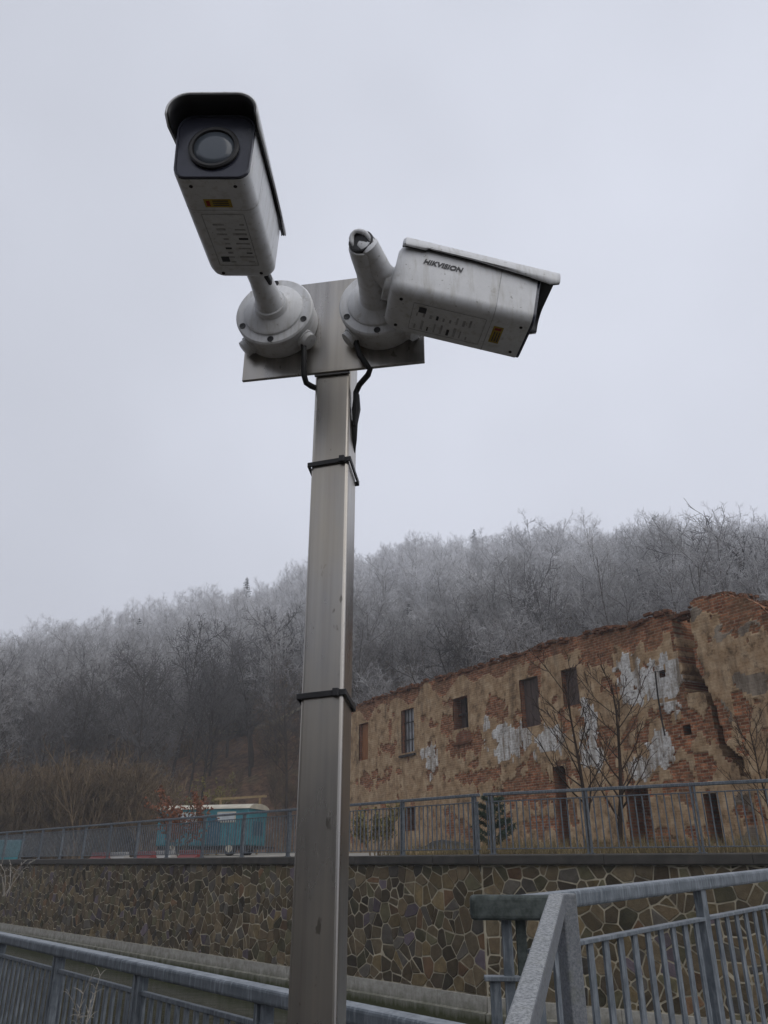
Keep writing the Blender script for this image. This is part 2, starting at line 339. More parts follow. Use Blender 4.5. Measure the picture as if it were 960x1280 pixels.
for n_, v_ in (('Scale', 1.0), ('Mortar Size', 0.012), ('Brick Width', 0.27), ('Row Height', 0.085)): bt.inputs[n_].default_value = v_
bt.inputs['Color1'].default_value = (0.17, 0.06, 0.035, 1); bt.inputs['Color2'].default_value = (0.25, 0.10, 0.055, 1); bt.inputs['Mortar'].default_value = (0.17, 0.13, 0.09, 1)
M['brick'] = k.set(k.mix(1.0, bt.outputs[0], k.ramp(k.noise(P_, 3, 6, 0.7), [(0.3, 0.5), (0.7, 1.3)]), 'MULTIPLY'), 0.95, 0, 0.15)
k = NM('loose_brick'); P_ = k.world()
M['loose'] = k.set(k.ramp(k.noise(P_, 4, 5, 0.7), [(0.3, (0.05, 0.034, 0.022)), (0.5, (0.15, 0.065, 0.036)), (0.7, (0.10, 0.085, 0.06))]), 0.95, 0, 0.15)
M['board'] = simple('orange_brown_board', (0.26, 0.105, 0.035), 0.8, 0, 0.3, 4, 0.2, 0.01, stretch=(4, 4, 0.5))
M['dkboard'] = simple('weathered_dark_board', (0.085, 0.06, 0.052), 0.9, 0, 0.5, 4, 0.3, 0.01, stretch=(6, 6, 0.6))
M['grime'] = simple('grimy_pane', (0.42, 0.43, 0.45), 0.35, 0, 0.6, 3, 0.05, 0.003)
M['iron'] = simple('dark_iron', (0.03, 0.026, 0.024), 0.7, 0.3, 0.4, 20, 0.1, 0.002)
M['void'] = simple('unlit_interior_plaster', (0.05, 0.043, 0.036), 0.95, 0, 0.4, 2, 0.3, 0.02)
M['teal'] = simple('faded_teal_paint', (0.035, 0.18, 0.22), 0.5, 0, 0.3, 2.5, 0.1, 0.004)
M['teald'] = simple('teal_blue_paint', (0.02, 0.085, 0.13), 0.5, 0, 0.3, 2.5, 0.1, 0.004)
M['cream'] = simple('cream_roof_paint', (0.46, 0.43, 0.35), 0.6, 0, 0.25, 3, 0.1, 0.004)
M['pane'] = simple('pale_blind', (0.42, 0.46, 0.48), 0.4, 0, 0.15, 3, 0)
M['tyre'] = simple('tyre_rubber', (0.02, 0.02, 0.02), 0.8, 0, 0.3, 20, 0.1, 0.004)
M['redpl'] = simple('red_barrier_plastic', (0.16, 0.025, 0.022), 0.55, 0, 0.25, 5, 0.05, 0.004)
M['whpl'] = simple('white_barrier_plastic', (0.30, 0.295, 0.28), 0.55, 0, 0.2, 5, 0.05, 0.004)
M['timber'] = simple('tan_timber', (0.28, 0.20, 0.10), 0.8, 0, 0.3, 6, 0.2, 0.005)
M['dark_tarp'] = simple('dark_tarpaulin', (0.010, 0.010, 0.011), 0.9, 0, 0.5, 3, 0.4, 0.03)

# ------------------------------------------------------------------ setting: terrain
rng = random.Random(5)
WJ = Vector((1.85, 16.0))                 # bend of the retaining wall
WL = Vector((-18.35, 20.0)).normalized()  # left run, going away
WR = Vector((4.3, -2.8)).normalized()     # right run, coming closer
def wall_pt(s): return WJ + (WR * s if s > 0 else WL * (-s))
def wall_dist(x, y):                      # signed distance behind the wall face (positive on the terrace)
    p = Vector((x, y)) - WJ
    dl = p.dot(Vector((-WL.y, WL.x)) * -1); dr = p.dot(Vector((-WR.y, WR.x)))
    return min(dl, dr)
def terrace_z(x, y): return 1.66 + 0.034 * max(0, wall_dist(x, y) - 1.0) + 0.03 * noise.noise(Vector((x * 0.3, y * 0.3, 0)))
RIDGE = [(-90, 33), (-77, 36), (-52, 40.5), (-30, 46), (-7, 52.5), (7, 56), (37, 57), (72, 58.5), (120, 61)]
def ridge_h(x):
    if x <= RIDGE[0][0]: return RIDGE[0][1] - 0.12 * (RIDGE[0][0] - x)
    for (a, ha), (b, hb) in zip(RIDGE, RIDGE[1:]):
        if x <= b: t = (x - a) / (b - a); t = t * t * (3 - 2 * t); return ha + (hb - ha) * t
    return RIDGE[-1][1]
def foot_y(x): return min(60, max(33, 47 - 0.55 * x))
RY = 150.0
def hill(x, y):
    y0 = foot_y(x); top = ridge_h(x * RY / max(y, 60)) if y < RY else ridge_h(x)
    t = (y - y0) / (RY - y0)
    if t < 0: h = max(-1.7, 1.4 + t * 20)
    elif t < 1: h = 1.4 + (top - 1.4) * (t ** 0.98)
    else: h = top - (y - RY) * 0.1
    return h + 1.1 * noise.noise(Vector((x * 0.06, y * 0.06, 3))) * min(1, max(0, t * 6)) + 0.3 * noise.noise(Vector((x * 0.3, y * 0.3, 7)))
def grid_sheet(name, xs, ys, f, mat):
    mb = MB(); nx = len(xs)
    mb.v = [(x, y, f(x, y)) for y in ys for x in xs]
    mb.f = [(j * nx + i, j * nx + i + 1, (j + 1) * nx + i + 1, (j + 1) * nx + i) for j in range(len(ys) - 1) for i in range(nx - 1)]
    mb.mi = [0] * len(mb.f)
    return tag(mb.build(name, mat, smooth='all', fix=False), kind='structure')
grid_sheet('hillside', [-150 + 3 * i for i in range(104)], [30 + 2.5 * i for i in range(61)], hill, M['litter'])
# terrace: strips from the wall face back into the hill
mb = MB(); S = [-44 + 1.5 * i for i in range(43)]; T = [0.25 + 1.6 * j for j in range(38)]
for s in S:
    p = wall_pt(s); nrm = Vector((-WL.y, WL.x)) * -1 if s < 0 else Vector((-WR.y, WR.x))
    nb = (Vector((0.45, 0.89)) if abs(s) < 1 else nrm)
    nb = Vector((0.62, 0.78)).lerp(Vector((0.5, 0.86)), 0.5).normalized()
    for t in T:
        q = p + nb * t; mb.v.append((q.x, q.y, terrace_z(q.x, q.y)))
n = len(T)
mb.f = [(i * n + j, (i + 1) * n + j, (i + 1) * n + j + 1, i * n + j + 1) for i in range(len(S) - 1) for j in range(n - 1)]; mb.mi = [0] * len(mb.f)
tag(mb.build('terrace_ground', M['gravel'], smooth='all'), kind='structure')
# the stream bed and water
WZ = -1.15
mb = MB(); mb.add([(-60, -12, WZ), (40, -12, WZ), (40, 75, WZ), (-60, 75, WZ)], [(0, 1, 2, 3)])
tag(mb.build('stream_water', M['water']), kind='structure')
FD = Vector((0.651, -0.759)); F0 = Vector((0.247, 3.12))          # line of the fence on the near bank
FN = Vector((0.759, 0.651))                                       # towards the water
def fpt(kk): return F0 - FD * kk
# near bank: flat round the camera; unseen slope behind added to darken pole reflections
mb = MB(); A_ = [-30 + 2.2 * i for i in range(40)]; B_ = [0, 0.6, 1.6, 3, 5, 8, 12, 17, 24, 32, 42, 54, 68, 82]
for a in A_:
    for b in B_:
        q = fpt(a) + FN * 0.22 - FN * b
        h = 0 if b < 14 else 0.38 * (b - 14)
        mb.v.append((q.x, q.y, h + (0.02 * noise.noise(Vector((q.x, q.y, 1))) if b < 14 else 0.8 * noise.noise(Vector((q.x * .1, q.y * .1, 1))))))
n = len(B_)
mb.f = [(i * n + j, i * n + j + 1, (i + 1) * n + j + 1, (i + 1) * n + j) for i in range(len(A_) - 1) for j in range(n - 1)]
i0 = len(mb.v)                                                    # bank face down to the bed
for a in A_:
    q = fpt(a) + FN * 0.22; mb.v.append((q.x, q.y, WZ - 0.3))
mb.f += [(i * n, (i + 1) * n, i0 + i + 1, i0 + i) for i in range(len(A_) - 1)]
mb.mi = [0] * len(mb.f)
tag(mb.build('near_bank', M['earth'], smooth=40), kind='structure')

# ------------------------------------------------------------------ retaining wall with its stones
ZS0, ZS1 = -0.55, 1.58
wall = empty('stone_retaining_wall', (WJ.x, WJ.y, ZS0), 'long retaining wall of irregular brown stones with pale mortar joints above the stream', 'retaining wall')
cells = []
def clip(poly, mx_, my_, nx_, ny_):
    outp = []; m = len(poly)
    for i in range(m):
        a, b = poly[i], poly[(i + 1) % m]
        da = (a[0] - mx_) * nx_ + (a[1] - my_) * ny_; db = (b[0] - mx_) * nx_ + (b[1] - my_) * ny_
        if da <= 0: outp.append(a)
        if (da < 0 < db) or (db < 0 < da):
            t = da / (da - db); outp.append((a[0] + (b[0] - a[0]) * t, a[1] + (b[1] - a[1]) * t))
    return outp
def voronoi(s0, s1, seed):
    r = random.Random(seed); g = 0.255; nu = int((s1 - s0) / g); gu = (s1 - s0) / nu; nv = 9; gv = (ZS1 - ZS0) / nv
    st = {}
    for i in range(-1, nu + 1):
        for j in range(-1, nv + 1):
            if r.random() < 0.07: continue
            st[(i, j)] = [(s0 + (i + 0.5 + r.uniform(-.47, .47)) * gu, ZS0 + (j + 0.5 + r.uniform(-.45, .45)) * gv)]
            if r.random() < 0.13: st[(i, j)].append((s0 + (i + r.random()) * gu, ZS0 + (j + r.random()) * gv))
    for (i, j), l in st.items():
        for p in l:
            poly = [(s0, ZS0), (s1, ZS0), (s1, ZS1), (s0, ZS1)]
            for di in (-2, -1, 0, 1, 2):
                for dj in (-2, -1, 0, 1, 2):
                    for q in st.get((i + di, j + dj), ()):
                        if q is p: continue
                        dx, dy = q[0] - p[0], q[1] - p[1]
                        if math.hypot(dx, dy) < 1e-4: continue
                        poly = clip(poly, (p[0] + q[0]) / 2, (p[1] + q[1]) / 2, dx, dy)
                        if len(poly) < 3: break
                    if len(poly) < 3: break
                if len(poly) < 3: break
            if len(poly) >= 3: cells.append((poly, p))
voronoi(-40.0, -0.012, 11); voronoi(0.012, 14.0, 12)
PAL = [(0.115, 0.085, 0.05), (0.09, 0.07, 0.042), (0.13, 0.10, 0.062), (0.095, 0.085, 0.072), (0.12, 0.095, 0.06), (0.07, 0.055, 0.037), (0.14, 0.105, 0.055), (0.10, 0.09, 0.052)]
def stone_geom(poly, site, r):
    s_mid = site[0]
    # shrink towards the centroid edge by edge
    cx = sum(p[0] for p in poly) / len(poly); cy = sum(p[1] for p in poly) / len(poly)
    area = 0.5 * abs(sum(poly[i][0] * poly[(i + 1) % len(poly)][1] - poly[(i + 1) % len(poly)][0] * poly[i][1] for i in range(len(poly))))
    rad = math.sqrt(area / math.pi)
    if rad < 0.03: return None
    mort = r.uniform(0.009, 0.015)
    def inset(poly, d):
        sgn = 1 if sum(poly[i][0] * poly[(i + 1) % len(poly)][1] - poly[(i + 1) % len(poly)][0] * poly[i][1] for i in range(len(poly))) > 0 else -1
        big = poly
        for i in range(len(poly)):
            a, b = poly[i], poly[(i + 1) % len(poly)]; ex, ey = b[0] - a[0], b[1] - a[1]; l = math.hypot(ex, ey)
            if l < 1e-6: continue
            nx_, ny_ = ey / l * sgn, -ex / l * sgn
            big = clip(big, a[0] - nx_ * d, a[1] - ny_ * d, nx_, ny_)
            if len(big) < 3: return None
        return big
    p1 = inset(poly, mort)
    if not p1: return None
    # drop tiny edges, round the corners a little
    q = []
    for i in range(len(p1)):
        a, b, c = p1[i - 1], p1[i], p1[(i + 1) % len(p1)]
        la = math.hypot(b[0] - a[0], b[1] - a[1]); lc = math.hypot(c[0] - b[0], c[1] - b[1])
        if la < 0.012: continue
        t1 = min(0.012, la * .25) / la; t2 = min(0.012, lc * .25) / max(lc, 1e-6)
        q += [(b[0] + (a[0] - b[0]) * t1, b[1] + (a[1] - b[1]) * t1), (b[0] + (c[0] - b[0]) * t2, b[1] + (c[1] - b[1]) * t2)]
    if len(q) < 4: return None
    dep = r.uniform(0.006, 0.024); tx, ty = r.uniform(-.05, .05), r.uniform(-.05, .05)
    rings = []
    for k_, (sh, de) in enumerate(((1.0, -0.02), (1.0, dep * 0.55), (0.955, dep))):
        ring = []
        for (u, v) in q:
            uu, vv = cx + (u - cx) * sh, cy + (v - cy) * sh
            dd = de + ((uu - cx) * tx + (vv - cy) * ty if k_ else 0)
            ring.append((uu, vv, dd))
        rings.append(ring)
    return rings, area, (cx, cy)
def wall3(u, v, d):
    p = wall_pt(u); nf = (Vector((-WL.y, WL.x)) if u < 0 else Vector((WR.y, -WR.x)))
    return Vector((p.x + nf.x * d, p.y + nf.y * d, v))
geo = []
for poly, site in cells:
    r = random.Random(int(site[0] * 977 + site[1] * 5381)); g = stone_geom(poly, site, r)
    if not g: continue
    rings, area, ctr = g
    c = wall3(ctr[0], ctr[1], 0); dpt = c.y
    az = c.x / c.y
    vis = area / (dpt * dpt) if -0.52 < az < 0.50 and dpt > 5 else 0
    col_ = r.choice(PAL)
    if r.random() < 0.03: col_ = (0.15, 0.09, 0.05)
    if r.random() < 0.05: col_ = (0.105, 0.085, 0.10)
    f_ = r.uniform(0.45, 1.5); col_ = tuple(x * f_ for x in col_)
    geo.append((vis, rings, col_))
geo.sort(key=lambda t: -t[0])
rest = MB(); rest_t = []
for i, (vis, rings, c_) in enumerate(geo):
    R3 = [[wall3(*p) for p in ring] for ring in rings]
    if i < 295:
        m1 = MB(); m1.loft(R3, cap0=False); m1.att['tint'] = ('FLOAT_COLOR', [x for _ in m1.v for x in (*c_, 1)])
        m1.build('stone', M['stone'], wall, smooth=30)
    else:
        n0 = len(rest.v); rest.loft(R3, cap0=False); rest_t += [x for _ in range(len(rest.v) - n0) for x in (*c_, 1)]
rest.att['tint'] = ('FLOAT_COLOR', rest_t)
tag(rest.build('smaller_stones', M['stone'], wall, smooth=30), kind='stuff')
mb = MB()                                                       # mortared core behind the stones
for a, b in ((-40, 0), (0, 14)):
    e = 1e-6 if a == 0 else 0
    p, q = wall3(a + e, 0, 0), wall3(b - (1e-6 if b == 0 else 0), 0, 0); nf = (wall3(a + e, 0, 1) - p)
    mid = (p + q) / 2 - nf * 0.2
    mb.box((mid.x, mid.y, (ZS0 + ZS1) / 2 - 0.3), ((q - p).length, 0.4, ZS1 - ZS0 + 0.6), (q - p).normalized(), nf)
mb.build('mortar_core', M['mortar'], wall)
def wall_strip(name, prof, mat, pieces):                        # profile (d, z) swept along both runs, in separate lengths
    for a, b in pieces:
        m1 = MB(); rings = []
        for u in (a, b):
            uu = u if abs(u) > 1e-9 else (-1e-6 if b <= 0 else 1e-6)
            rings.append([wall3(uu, z, d) for d, z in prof])
        m1.loft(rings); m1.build(name, mat, wall, bevel=0.004, seg=1)
lens = []
u = -39.6
while u < 13:
    e_ = min(u + (2.4 if u < 0 else 2.4), 13.6)
    if u < 0 < e_: e_ = 0.0
    lens.append((u + 0.004, e_ - 0.004 if e_ != 0 else -0.004)); u = e_ if e_ != 0 else 0.0001
wall_strip('coping', [(-0.42, 1.583), (0.09, 1.583), (0.10, 1.60), (0.10, 1.735), (0.08, 1.75), (-0.42, 1.765)], M['coping'], lens)
wall_strip('footing', [(-0.3, -1.6), (0.13, -1.6), (0.125, -0.80), (0.055, -0.785), (0.045, -0.552), (-0.3, -0.552)], M['footing'], [(a, b) for a, b in lens])

# ------------------------------------------------------------------ railings
def railing(name, label, A, B, top, posts, bal_sp, rail_w, rail_h, gap, panel, bal, post_w, base0, cat='railing', group=None, rail_mat='rail', double=True, slope=0.0, ends=True, double_idx=None, round_rail=0.01):
    """A, B plan points; top = z of handrail top at A; base0 = height of handrail top above what it stands on"""
    A, B = Vector(A), Vector(B); D = B - A; L = D.length; d = D.normalized(); nrm = Vector((-d.y, d.x)); d3 = Vector((d.x, d.y, slope)).normalized(); n3 = Vector((nrm.x, nrm.y, 0))
    dh = Vector((d.x, d.y, 0))
    root = empty(name, (A.x, A.y, top - base0), label, cat, group)
    P = lambda s, z: Vector((A.x + d.x * s, A.y + d.y * s, top + slope * s + z))
    MB().beam(P(0, -rail_h / 2), P(L, -rail_h / 2), rail_w, rail_h).build('handrail', M[rail_mat], root, bevel=round_rail, seg=3)
    MB().beam(P(0.03, -gap), P(L - 0.03, -gap), panel[0], panel[1]).build('panel_rail', M['rail'], root, bevel=0.003, seg=1)
    if base0 > 0.5: MB().beam(P(0.03, -base0 + 0.10), P(L - 0.03, -base0 + 0.10), panel[0], panel[1]).build('bottom_rail', M['rail'], root, bevel=0.003, seg=1)
    hgt = base0 - rail_h
    for s in posts:
        m = MB()
        off = post_w * 0.62
        if double:
            for q in (-1, 1): m.box(P(s + q * off, -rail_h - hgt / 2), (post_w * 0.55, post_w * 1.3, hgt), dh, n3)
            m.box(P(s, -base0 + 0.008), (post_w * 3, post_w * 1.8, 0.016), dh, n3)
        else:
            m.box(P(s, -rail_h - hgt / 2), (post_w, post_w * 0.8, hgt), dh, n3)
            m.box(P(s, -base0 + 0.006), (post_w * 2.4, post_w * 2, 0.012), dh, n3)
        m.build('post', M['rail'], root, bevel=0.002, seg=1)
    bz0 = -base0 + 0.10 + panel[1] / 2; bz1 = -gap - panel[1] / 2; bh = bz1 - bz0
    m = MB().box((0, 0, 0), (bal[0], bal[1], bh), dh, n3); me = m.mesh('baluster', M['rail'])
    nb = int(L / bal_sp)
    for i in range(nb):
        s = (i + 0.5) * L / nb
        if any(abs(s - q) < post_w * 1.1 for q in posts): continue
        inst('baluster', me, root, P(s, (bz0 + bz1) / 2))
    return root
# on top of the retaining wall
def on_wall(u): p = wall_pt(u); nf = (Vector((-WL.y, WL.x)) if u < 0 else Vector((WR.y, -WR.x))); return p - nf * 0.10
railing('wall_railing', 'long blue grey railing on the wall coping running from the bend past the teal trailer', on_wall(-0.06), on_wall(-31.0), 2.86, [0.15 + 2.05 * i for i in range(15)], 0.125, 0.07, 0.055, 0.16, (0.035, 0.02), (0.02, 0.02), 0.05, 1.105)
railing('wall_railing', 'blue grey railing on the wall coping in front of the doorways of the ruin', on_wall(0.06), on_wall(11.0), 2.86, [0.15 + 1.9 * i for i in range(6)], 0.125, 0.075, 0.055, 0.16, (0.035, 0.02), (0.02, 0.02), 0.05, 1.105)
# along the near bank
fa, fb = fpt(-0.35), fpt(13.5)
railing('bank_railing', 'frost dusted grey railing with broad handrail along the near bank behind the steel pole', fa, fb, 1.1, [0.35 + 1.2 + 1.27 * i - 1.27 for i in range(11)], 0.10, 0.095, 0.066, 0.15, (0.03, 0.022), (0.035, 0.014), 0.045, 1.1, double=True, round_rail=0.016)

# footbridge railing on the right
BC = Vector((0.60, 3.68)); BD = Vector((0.707, 0.707))
deck = MB()
bn = Vector((0.707, -0.707))
c0 = BC + bn * 0.9 - BD * 0.9; c1_ = BC + BD * 6.5 + bn * 0.9
deck.beam((c0.x, c0.y, 0.28), (c1_.x, c1_.y, 0.46), 2.0, 0.16)
tag(deck.build('bridge_deck', M['concrete'], bevel=0.01, seg=1), kind='structure')
br = railing('bridge_railing', 'blue grey footbridge railing of flat upright bars climbing to the right beside the stone wall', BC, BC + BD * 6.2, 1.478, [1.69, 3.4, 5.1], 0.137, 0.085, 0.07, 0.215, (0.05, 0.018), (0.045, 0.012), 0.062, 1.10, double=False, slope=0.033, round_rail=0.016)
# short return at its end
e0 = BC + Vector((0.16, -0.05)); e1 = e0 + Vector((-0.395, 0.03))
rr = empty('railing_return', (e1.x, e1.y, 0.38), 'short dark mossy return at the end of the footbridge railing on paired posts', 'railing')
MB().beam((e0.x, e0.y, 1.432), (e1.x, e1.y, 1.432), 0.09, 0.095).build('handrail', M['mossrail'], rr, bevel=0.018, seg=3)
ed = (e1 - e0).normalized(); en = Vector((-ed.y, ed.x))
for s, dz in ((0.185, 0.0), (0.245, 0.012)):
    p = e0 + ed * s + en * (-0.05 + dz)
    MB().box((p.x, p.y, 0.885), (0.042, 0.03, 1.01), (ed.x, ed.y, 0), (en.x, en.y, 0)).build('post', M['mossrail' if s < 0.2 else 'rail'], rr, bevel=0.002, seg=1)
a_, b_ = e0 + ed * 0.17 - en * 0.03, e0 + ed * 0.35 - en * 0.03
MB().beam((a_.x, a_.y, 1.17), (b_.x, b_.y, 1.17), 0.06, 0.018).build('panel_rail', M['rail'], rr, bevel=0.003, seg=1)
p = e0 + ed * 0.305 - en * 0.03
MB().box((p.x, p.y, 0.77), (0.045, 0.014, 0.78), (ed.x, ed.y, 0), (en.x, en.y, 0)).build('baluster', M['rail'], rr, bevel=0.002, seg=1)
# sloping ramp handrail with its end post
ap = Vector((0.664, 3.30, 1.462)); lo = Vector((0.292, 2.024, 1.235)); dr_ = (lo - ap).normalized()
rh = empty('ramp_handrail', (ap.x, ap.y, 0.35), 'pale weathered box section handrail sloping down from an end post towards the bank', 'handrail')
MB().beam(ap, ap + dr_ * 2.3, 0.058, 0.07).build('sloping_bar', M['handrail'], rh, bevel=0.006, seg=2)
pv = Vector((0.70, 3.325)); pd = Vector((0.96, 0.28))
MB().box((pv.x, pv.y, 0.91), (0.062, 0.075, 1.17), (pd.x, pd.y, 0), (-pd.y, pd.x, 0)).build('post', M['handrail'], rh, bevel=0.006, seg=2)
pe = ap + dr_ * 2.2
MB().box((pe.x, pe.y, pe.z / 2 - 0.02), (0.06, 0.06, pe.z - 0.03), (pd.x, pd.y, 0), (-pd.y, pd.x, 0)).build('post', M['handrail'], rh, bevel=0.006, seg=2)

# ------------------------------------------------------------------ the ruined building
E0 = Vector((-1.72, 39.0)); ED = Vector((0.5155, -0.8569)); EN = Vector((ED.y, -ED.x))      # EN faces the stream
if EN.dot(-E0) < 0: EN = -EN
def fac(px, py):                     # photograph pixel -> (along, height above terrace datum) on the facade plane
    r = ray(px, py); k_ = (E0.x * EN.x + E0.y * EN.y) / (r.x * EN.x + r.y * EN.y)
    X, Y, Z = r.x * k_, r.y * k_, EYE + r.z * k_
    return ((X - E0.x) * ED.x + (Y - E0.y) * ED.y, Z)
def rect(x0, y0, x1, y1):
    a, b = fac(x0, y0), fac(x1, y1); c_, d_ = fac(x0, y1), fac(x1, y0)
    return ((a[0] + c_[0]) / 2, (b[0] + d_[0]) / 2, (b[1] + c_[1]) / 2, (a[1] + d_[1]) / 2)
top_px = [(437, 886), (470, 873), (527, 855), (560, 845), (589, 836), (640, 820), (690, 804), (760, 786), (800, 779), (812, 771), (826, 765), (845, 769), (863, 770), (869, 755), (880, 750), (898, 745), (915, 744), (935, 748), (949, 754), (960, 762), (990, 790), (1030, 800)]
top_uv = [fac(*p) for p in top_px]
def top_at(u):
    if u <= top_uv[0][0]: return top_uv[0][1]
    for (a, ha), (b, hb) in zip(top_uv, top_uv[1:]):
        if u <= b: return ha + (hb - ha) * (u - a) / max(1e-6, b - a)
    return top_uv[-1][1]
OPEN = [('boarded_window', rect(450, 904, 461, 951)), ('barred_window', rect(503, 886, 518.5, 941)), ('window', rect(567, 871, 585.5, 912)), ('dark_boarded_window', rect(652, 847, 675, 908)), ('dark_boarded_window', rect(704, 836, 724, 882)),
        ('doorway', rect(695, 956, 711, 1058)), ('cellar_opening', rect(507, 1008, 520, 1038)), ('doorway', rect(786, 984, 816, 1056)), ('doorway', rect(884, 990, 902, 1056)), ('hole', rect(853, 906, 865, 920)), ('hole', rect(826, 838, 833, 846))]
A_edge = [(fac(*p)[0] - .05, fac(*p)[1]) for p in [(842, 760), (842, 776), (856, 832), (860, 864), (884, 864), (890, 880), (905, 935), (912, 945), (927, 954), (929, 967)]]
B_edge = [(fac(*p)[0] + .09, fac(*p)[1]) for p in [(866, 760), (866, 775), (871, 832), (886, 860), (894, 878), (910, 932), (919, 942), (933, 949), (933, 967)]]
def edge_u(E, v):
    if v >= E[0][1]: return E[0][0]
    for (u0, v0), (u1, v1) in zip(E, E[1:]):
        if v >= v1: return u0 + (u1 - u0) * (v0 - v) / max(1e-6, v0 - v1)
    return None
def ell(cx, cy, rx, ry): a = fac(cx, cy); b = fac(cx + rx, cy); c_ = fac(cx, cy - ry); return (a[0], a[1], abs(b[0] - a[0]), abs(c_[1] - a[1]))
WHITE = [ell(*e) for e in [(640, 928, 32, 22), (625, 920, 20, 14), (688, 928, 28, 18), (541, 950, 7, 22), (536, 940, 9, 8), (815, 850, 36, 26), (840, 850, 18, 30), (785, 850, 14, 30), (838, 885, 26, 12), (828, 935, 20, 26), (845, 925, 14, 14), (738, 905, 12, 40), (800, 960, 16, 14), (740, 945, 20, 20), (610, 905, 5, 12)]]
BRICK = [ell(*e) for e in [(578, 930, 28, 20), (560, 905, 10, 14), (622, 885, 14, 20), (700, 800, 40, 12), (760, 800, 50, 14), (815, 790, 34, 22), (830, 890, 22, 10), (875, 830, 10, 40), (890, 905, 26, 34), (880, 955, 24, 20), (935, 770, 36, 18), (600, 970, 40, 10), (935, 890, 12, 40), (470, 880, 20, 4), (483, 935, 10, 10), (457, 975, 9, 12), (500, 965, 4, 5), (537, 985, 6, 4), (660, 985, 60, 24), (745, 815, 30, 20), (855, 880, 10, 30)]]
def nz2(u, v, s, o=0): return noise.noise(Vector((u * s, v * s, o)))
def inside(E, u, v, jag):
    best = -1
    for (a, b, rx, ry) in E:
        q = 1 - math.sqrt(((u - a) / rx) ** 2 + ((v - b) / ry) ** 2)
        if q > best: best = q
    return best + jag
uL = top_uv[0][0] - 0.15; uR = 29.0; V0 = 1.6
du = 0.068
NU = int((uR - uL) / du); NV = int(8.6 / du)
ruin = empty('ruined_building', (E0.x + ED.x * 10, E0.y + ED.y * 10, 2.2), 'roofless ruined building of crumbling plaster over red brick with a jagged cracked top', 'ruin')
mb = MB(); vid = {}; lay = []; fuv = []
def front(u, v, d):
    return (E0.x + ED.x * u + EN.x * d, E0.y + ED.y * u + EN.y * d, v)
def layer_at(u, v):
    j1 = 0.6 * nz2(u, v, 1.3, 1) + 0.45 * nz2(u, v * .6, 4, 2) + 0.34 * nz2(u, v * .5, 9, 8)
    wh = inside(WHITE, u, v, j1) > 0.12
    br_ = inside(BRICK, u, v, j1) > 0.16
    tp = top_at(u) - v
    if tp < 0.45 + 0.7 * nz2(u, 0, 0.8, 4): br_ = True
    if 0.55 * nz2(u, v, 0.9, 6) + 0.5 * nz2(u, v, 2.7, 7) + (0.13 if 13 < u < 20.5 else 0.0) + (0.06 if v < 4.2 else 0) > 0.29: br_ = True
    eb = edge_u(B_edge, v); ea = edge_u(A_edge, v)
    dep = 0.0; g = 0.0
    if eb is not None and u > eb: dep = 0.22
    if eb is None and u > B_edge[-1][0]: dep = 0.22 * min(1, (u - B_edge[-1][0]) / 0.2)
    uu_g = fac(876, 800)[0]
    if u > uu_g and not br_: g = 1.0 if nz2(u, v, 1.3, 19) > 0.22 else 0.0
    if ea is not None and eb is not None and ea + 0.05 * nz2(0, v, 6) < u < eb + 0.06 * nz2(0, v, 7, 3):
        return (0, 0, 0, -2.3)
    if wh and not br_ or (wh and inside(WHITE, u, v, j1) > 0.45): return (1, 1, 0, dep + 0.05 + 0.008 * nz2(u, v, 6))
    if br_: return (0, 0, 0, dep + 0.02 * nz2(u, v, 9, 5))
    return (1, 0, g, dep + 0.04 + 0.014 * nz2(u, v, 3, 2))
for i in range(NU + 1):
    u = uL + i * du; tpu = top_at(u) + 0.10 * noise.noise(Vector((u * 3.1, 0, 0))) + 0.07 * noise.noise(Vector((u * 9, 5, 0)))
    for j in range(NV + 1):
        v = V0 + j * du
        if v > tpu + du: break
        if v > tpu: v = tpu
        L_ = layer_at(u, v)
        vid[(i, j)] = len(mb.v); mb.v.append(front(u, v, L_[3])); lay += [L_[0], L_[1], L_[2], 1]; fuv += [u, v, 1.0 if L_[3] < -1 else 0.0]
def in_open(u, v):
    for _, (a, b, c_, d_) in OPEN:
        if a < u < b and c_ < v < d_: return True
    return False
tops = {}
for i in range(NU):
    for j in range(NV):
        q = [(i, j), (i + 1, j), (i + 1, j + 1), (i, j + 1)]
        if not all(t in vid for t in q):
            continue
        if in_open(uL + (i + .5) * du, V0 + (j + .5) * du): continue
        mb.f.append(tuple(vid[t] for t in q)); tops[i] = j
# thickness: top strip, back skin and ends
TH = 0.6
def addv(p, uv):
    mb.v.append(p); lay.extend([0, 0, 0, 1]); fuv.extend([uv[0], uv[1], 0]); return len(mb.v) - 1
bk = {}
for i in range(NU + 1):
    js = [j for j in (tops.get(i), tops.get(i - 1)) if j is not None]
    if not js: continue
    j = max(js) + 1
    while (i, j) not in vid: j -= 1
    v = mb.v[vid[(i, j)]][2]; u = uL + i * du
    bk[i] = (vid[(i, j)], addv(front(u, v - 0.05 + 0.1 * nz2(u, 0, 5), -(TH if not 18.0 < u < 23 else 2.5)), (u, v)), addv(front(u, V0, -(TH if not 18.0 < u < 23 else 2.5)), (u, V0)))
for i in range(NU):
    if i in bk and i + 1 in bk:
        a, b = bk[i], bk[i + 1]
        mb.f.append((a[0], b[0], b[1], a[1])); mb.f.append((a[1], b[1], b[2], a[2]))
for i in (0, NU):
    if i in bk: mb.f.append((vid[(i, 0)], bk[i][0], bk[i][1], bk[i][2]))
mb.mi = [0] * len(mb.f)
mb.att['layer'] = ('FLOAT_COLOR', lay); mb.att['fuv'] = ('FLOAT_VECTOR', fuv)
mb.build('facade', M['ruin'], ruin, fix=False)
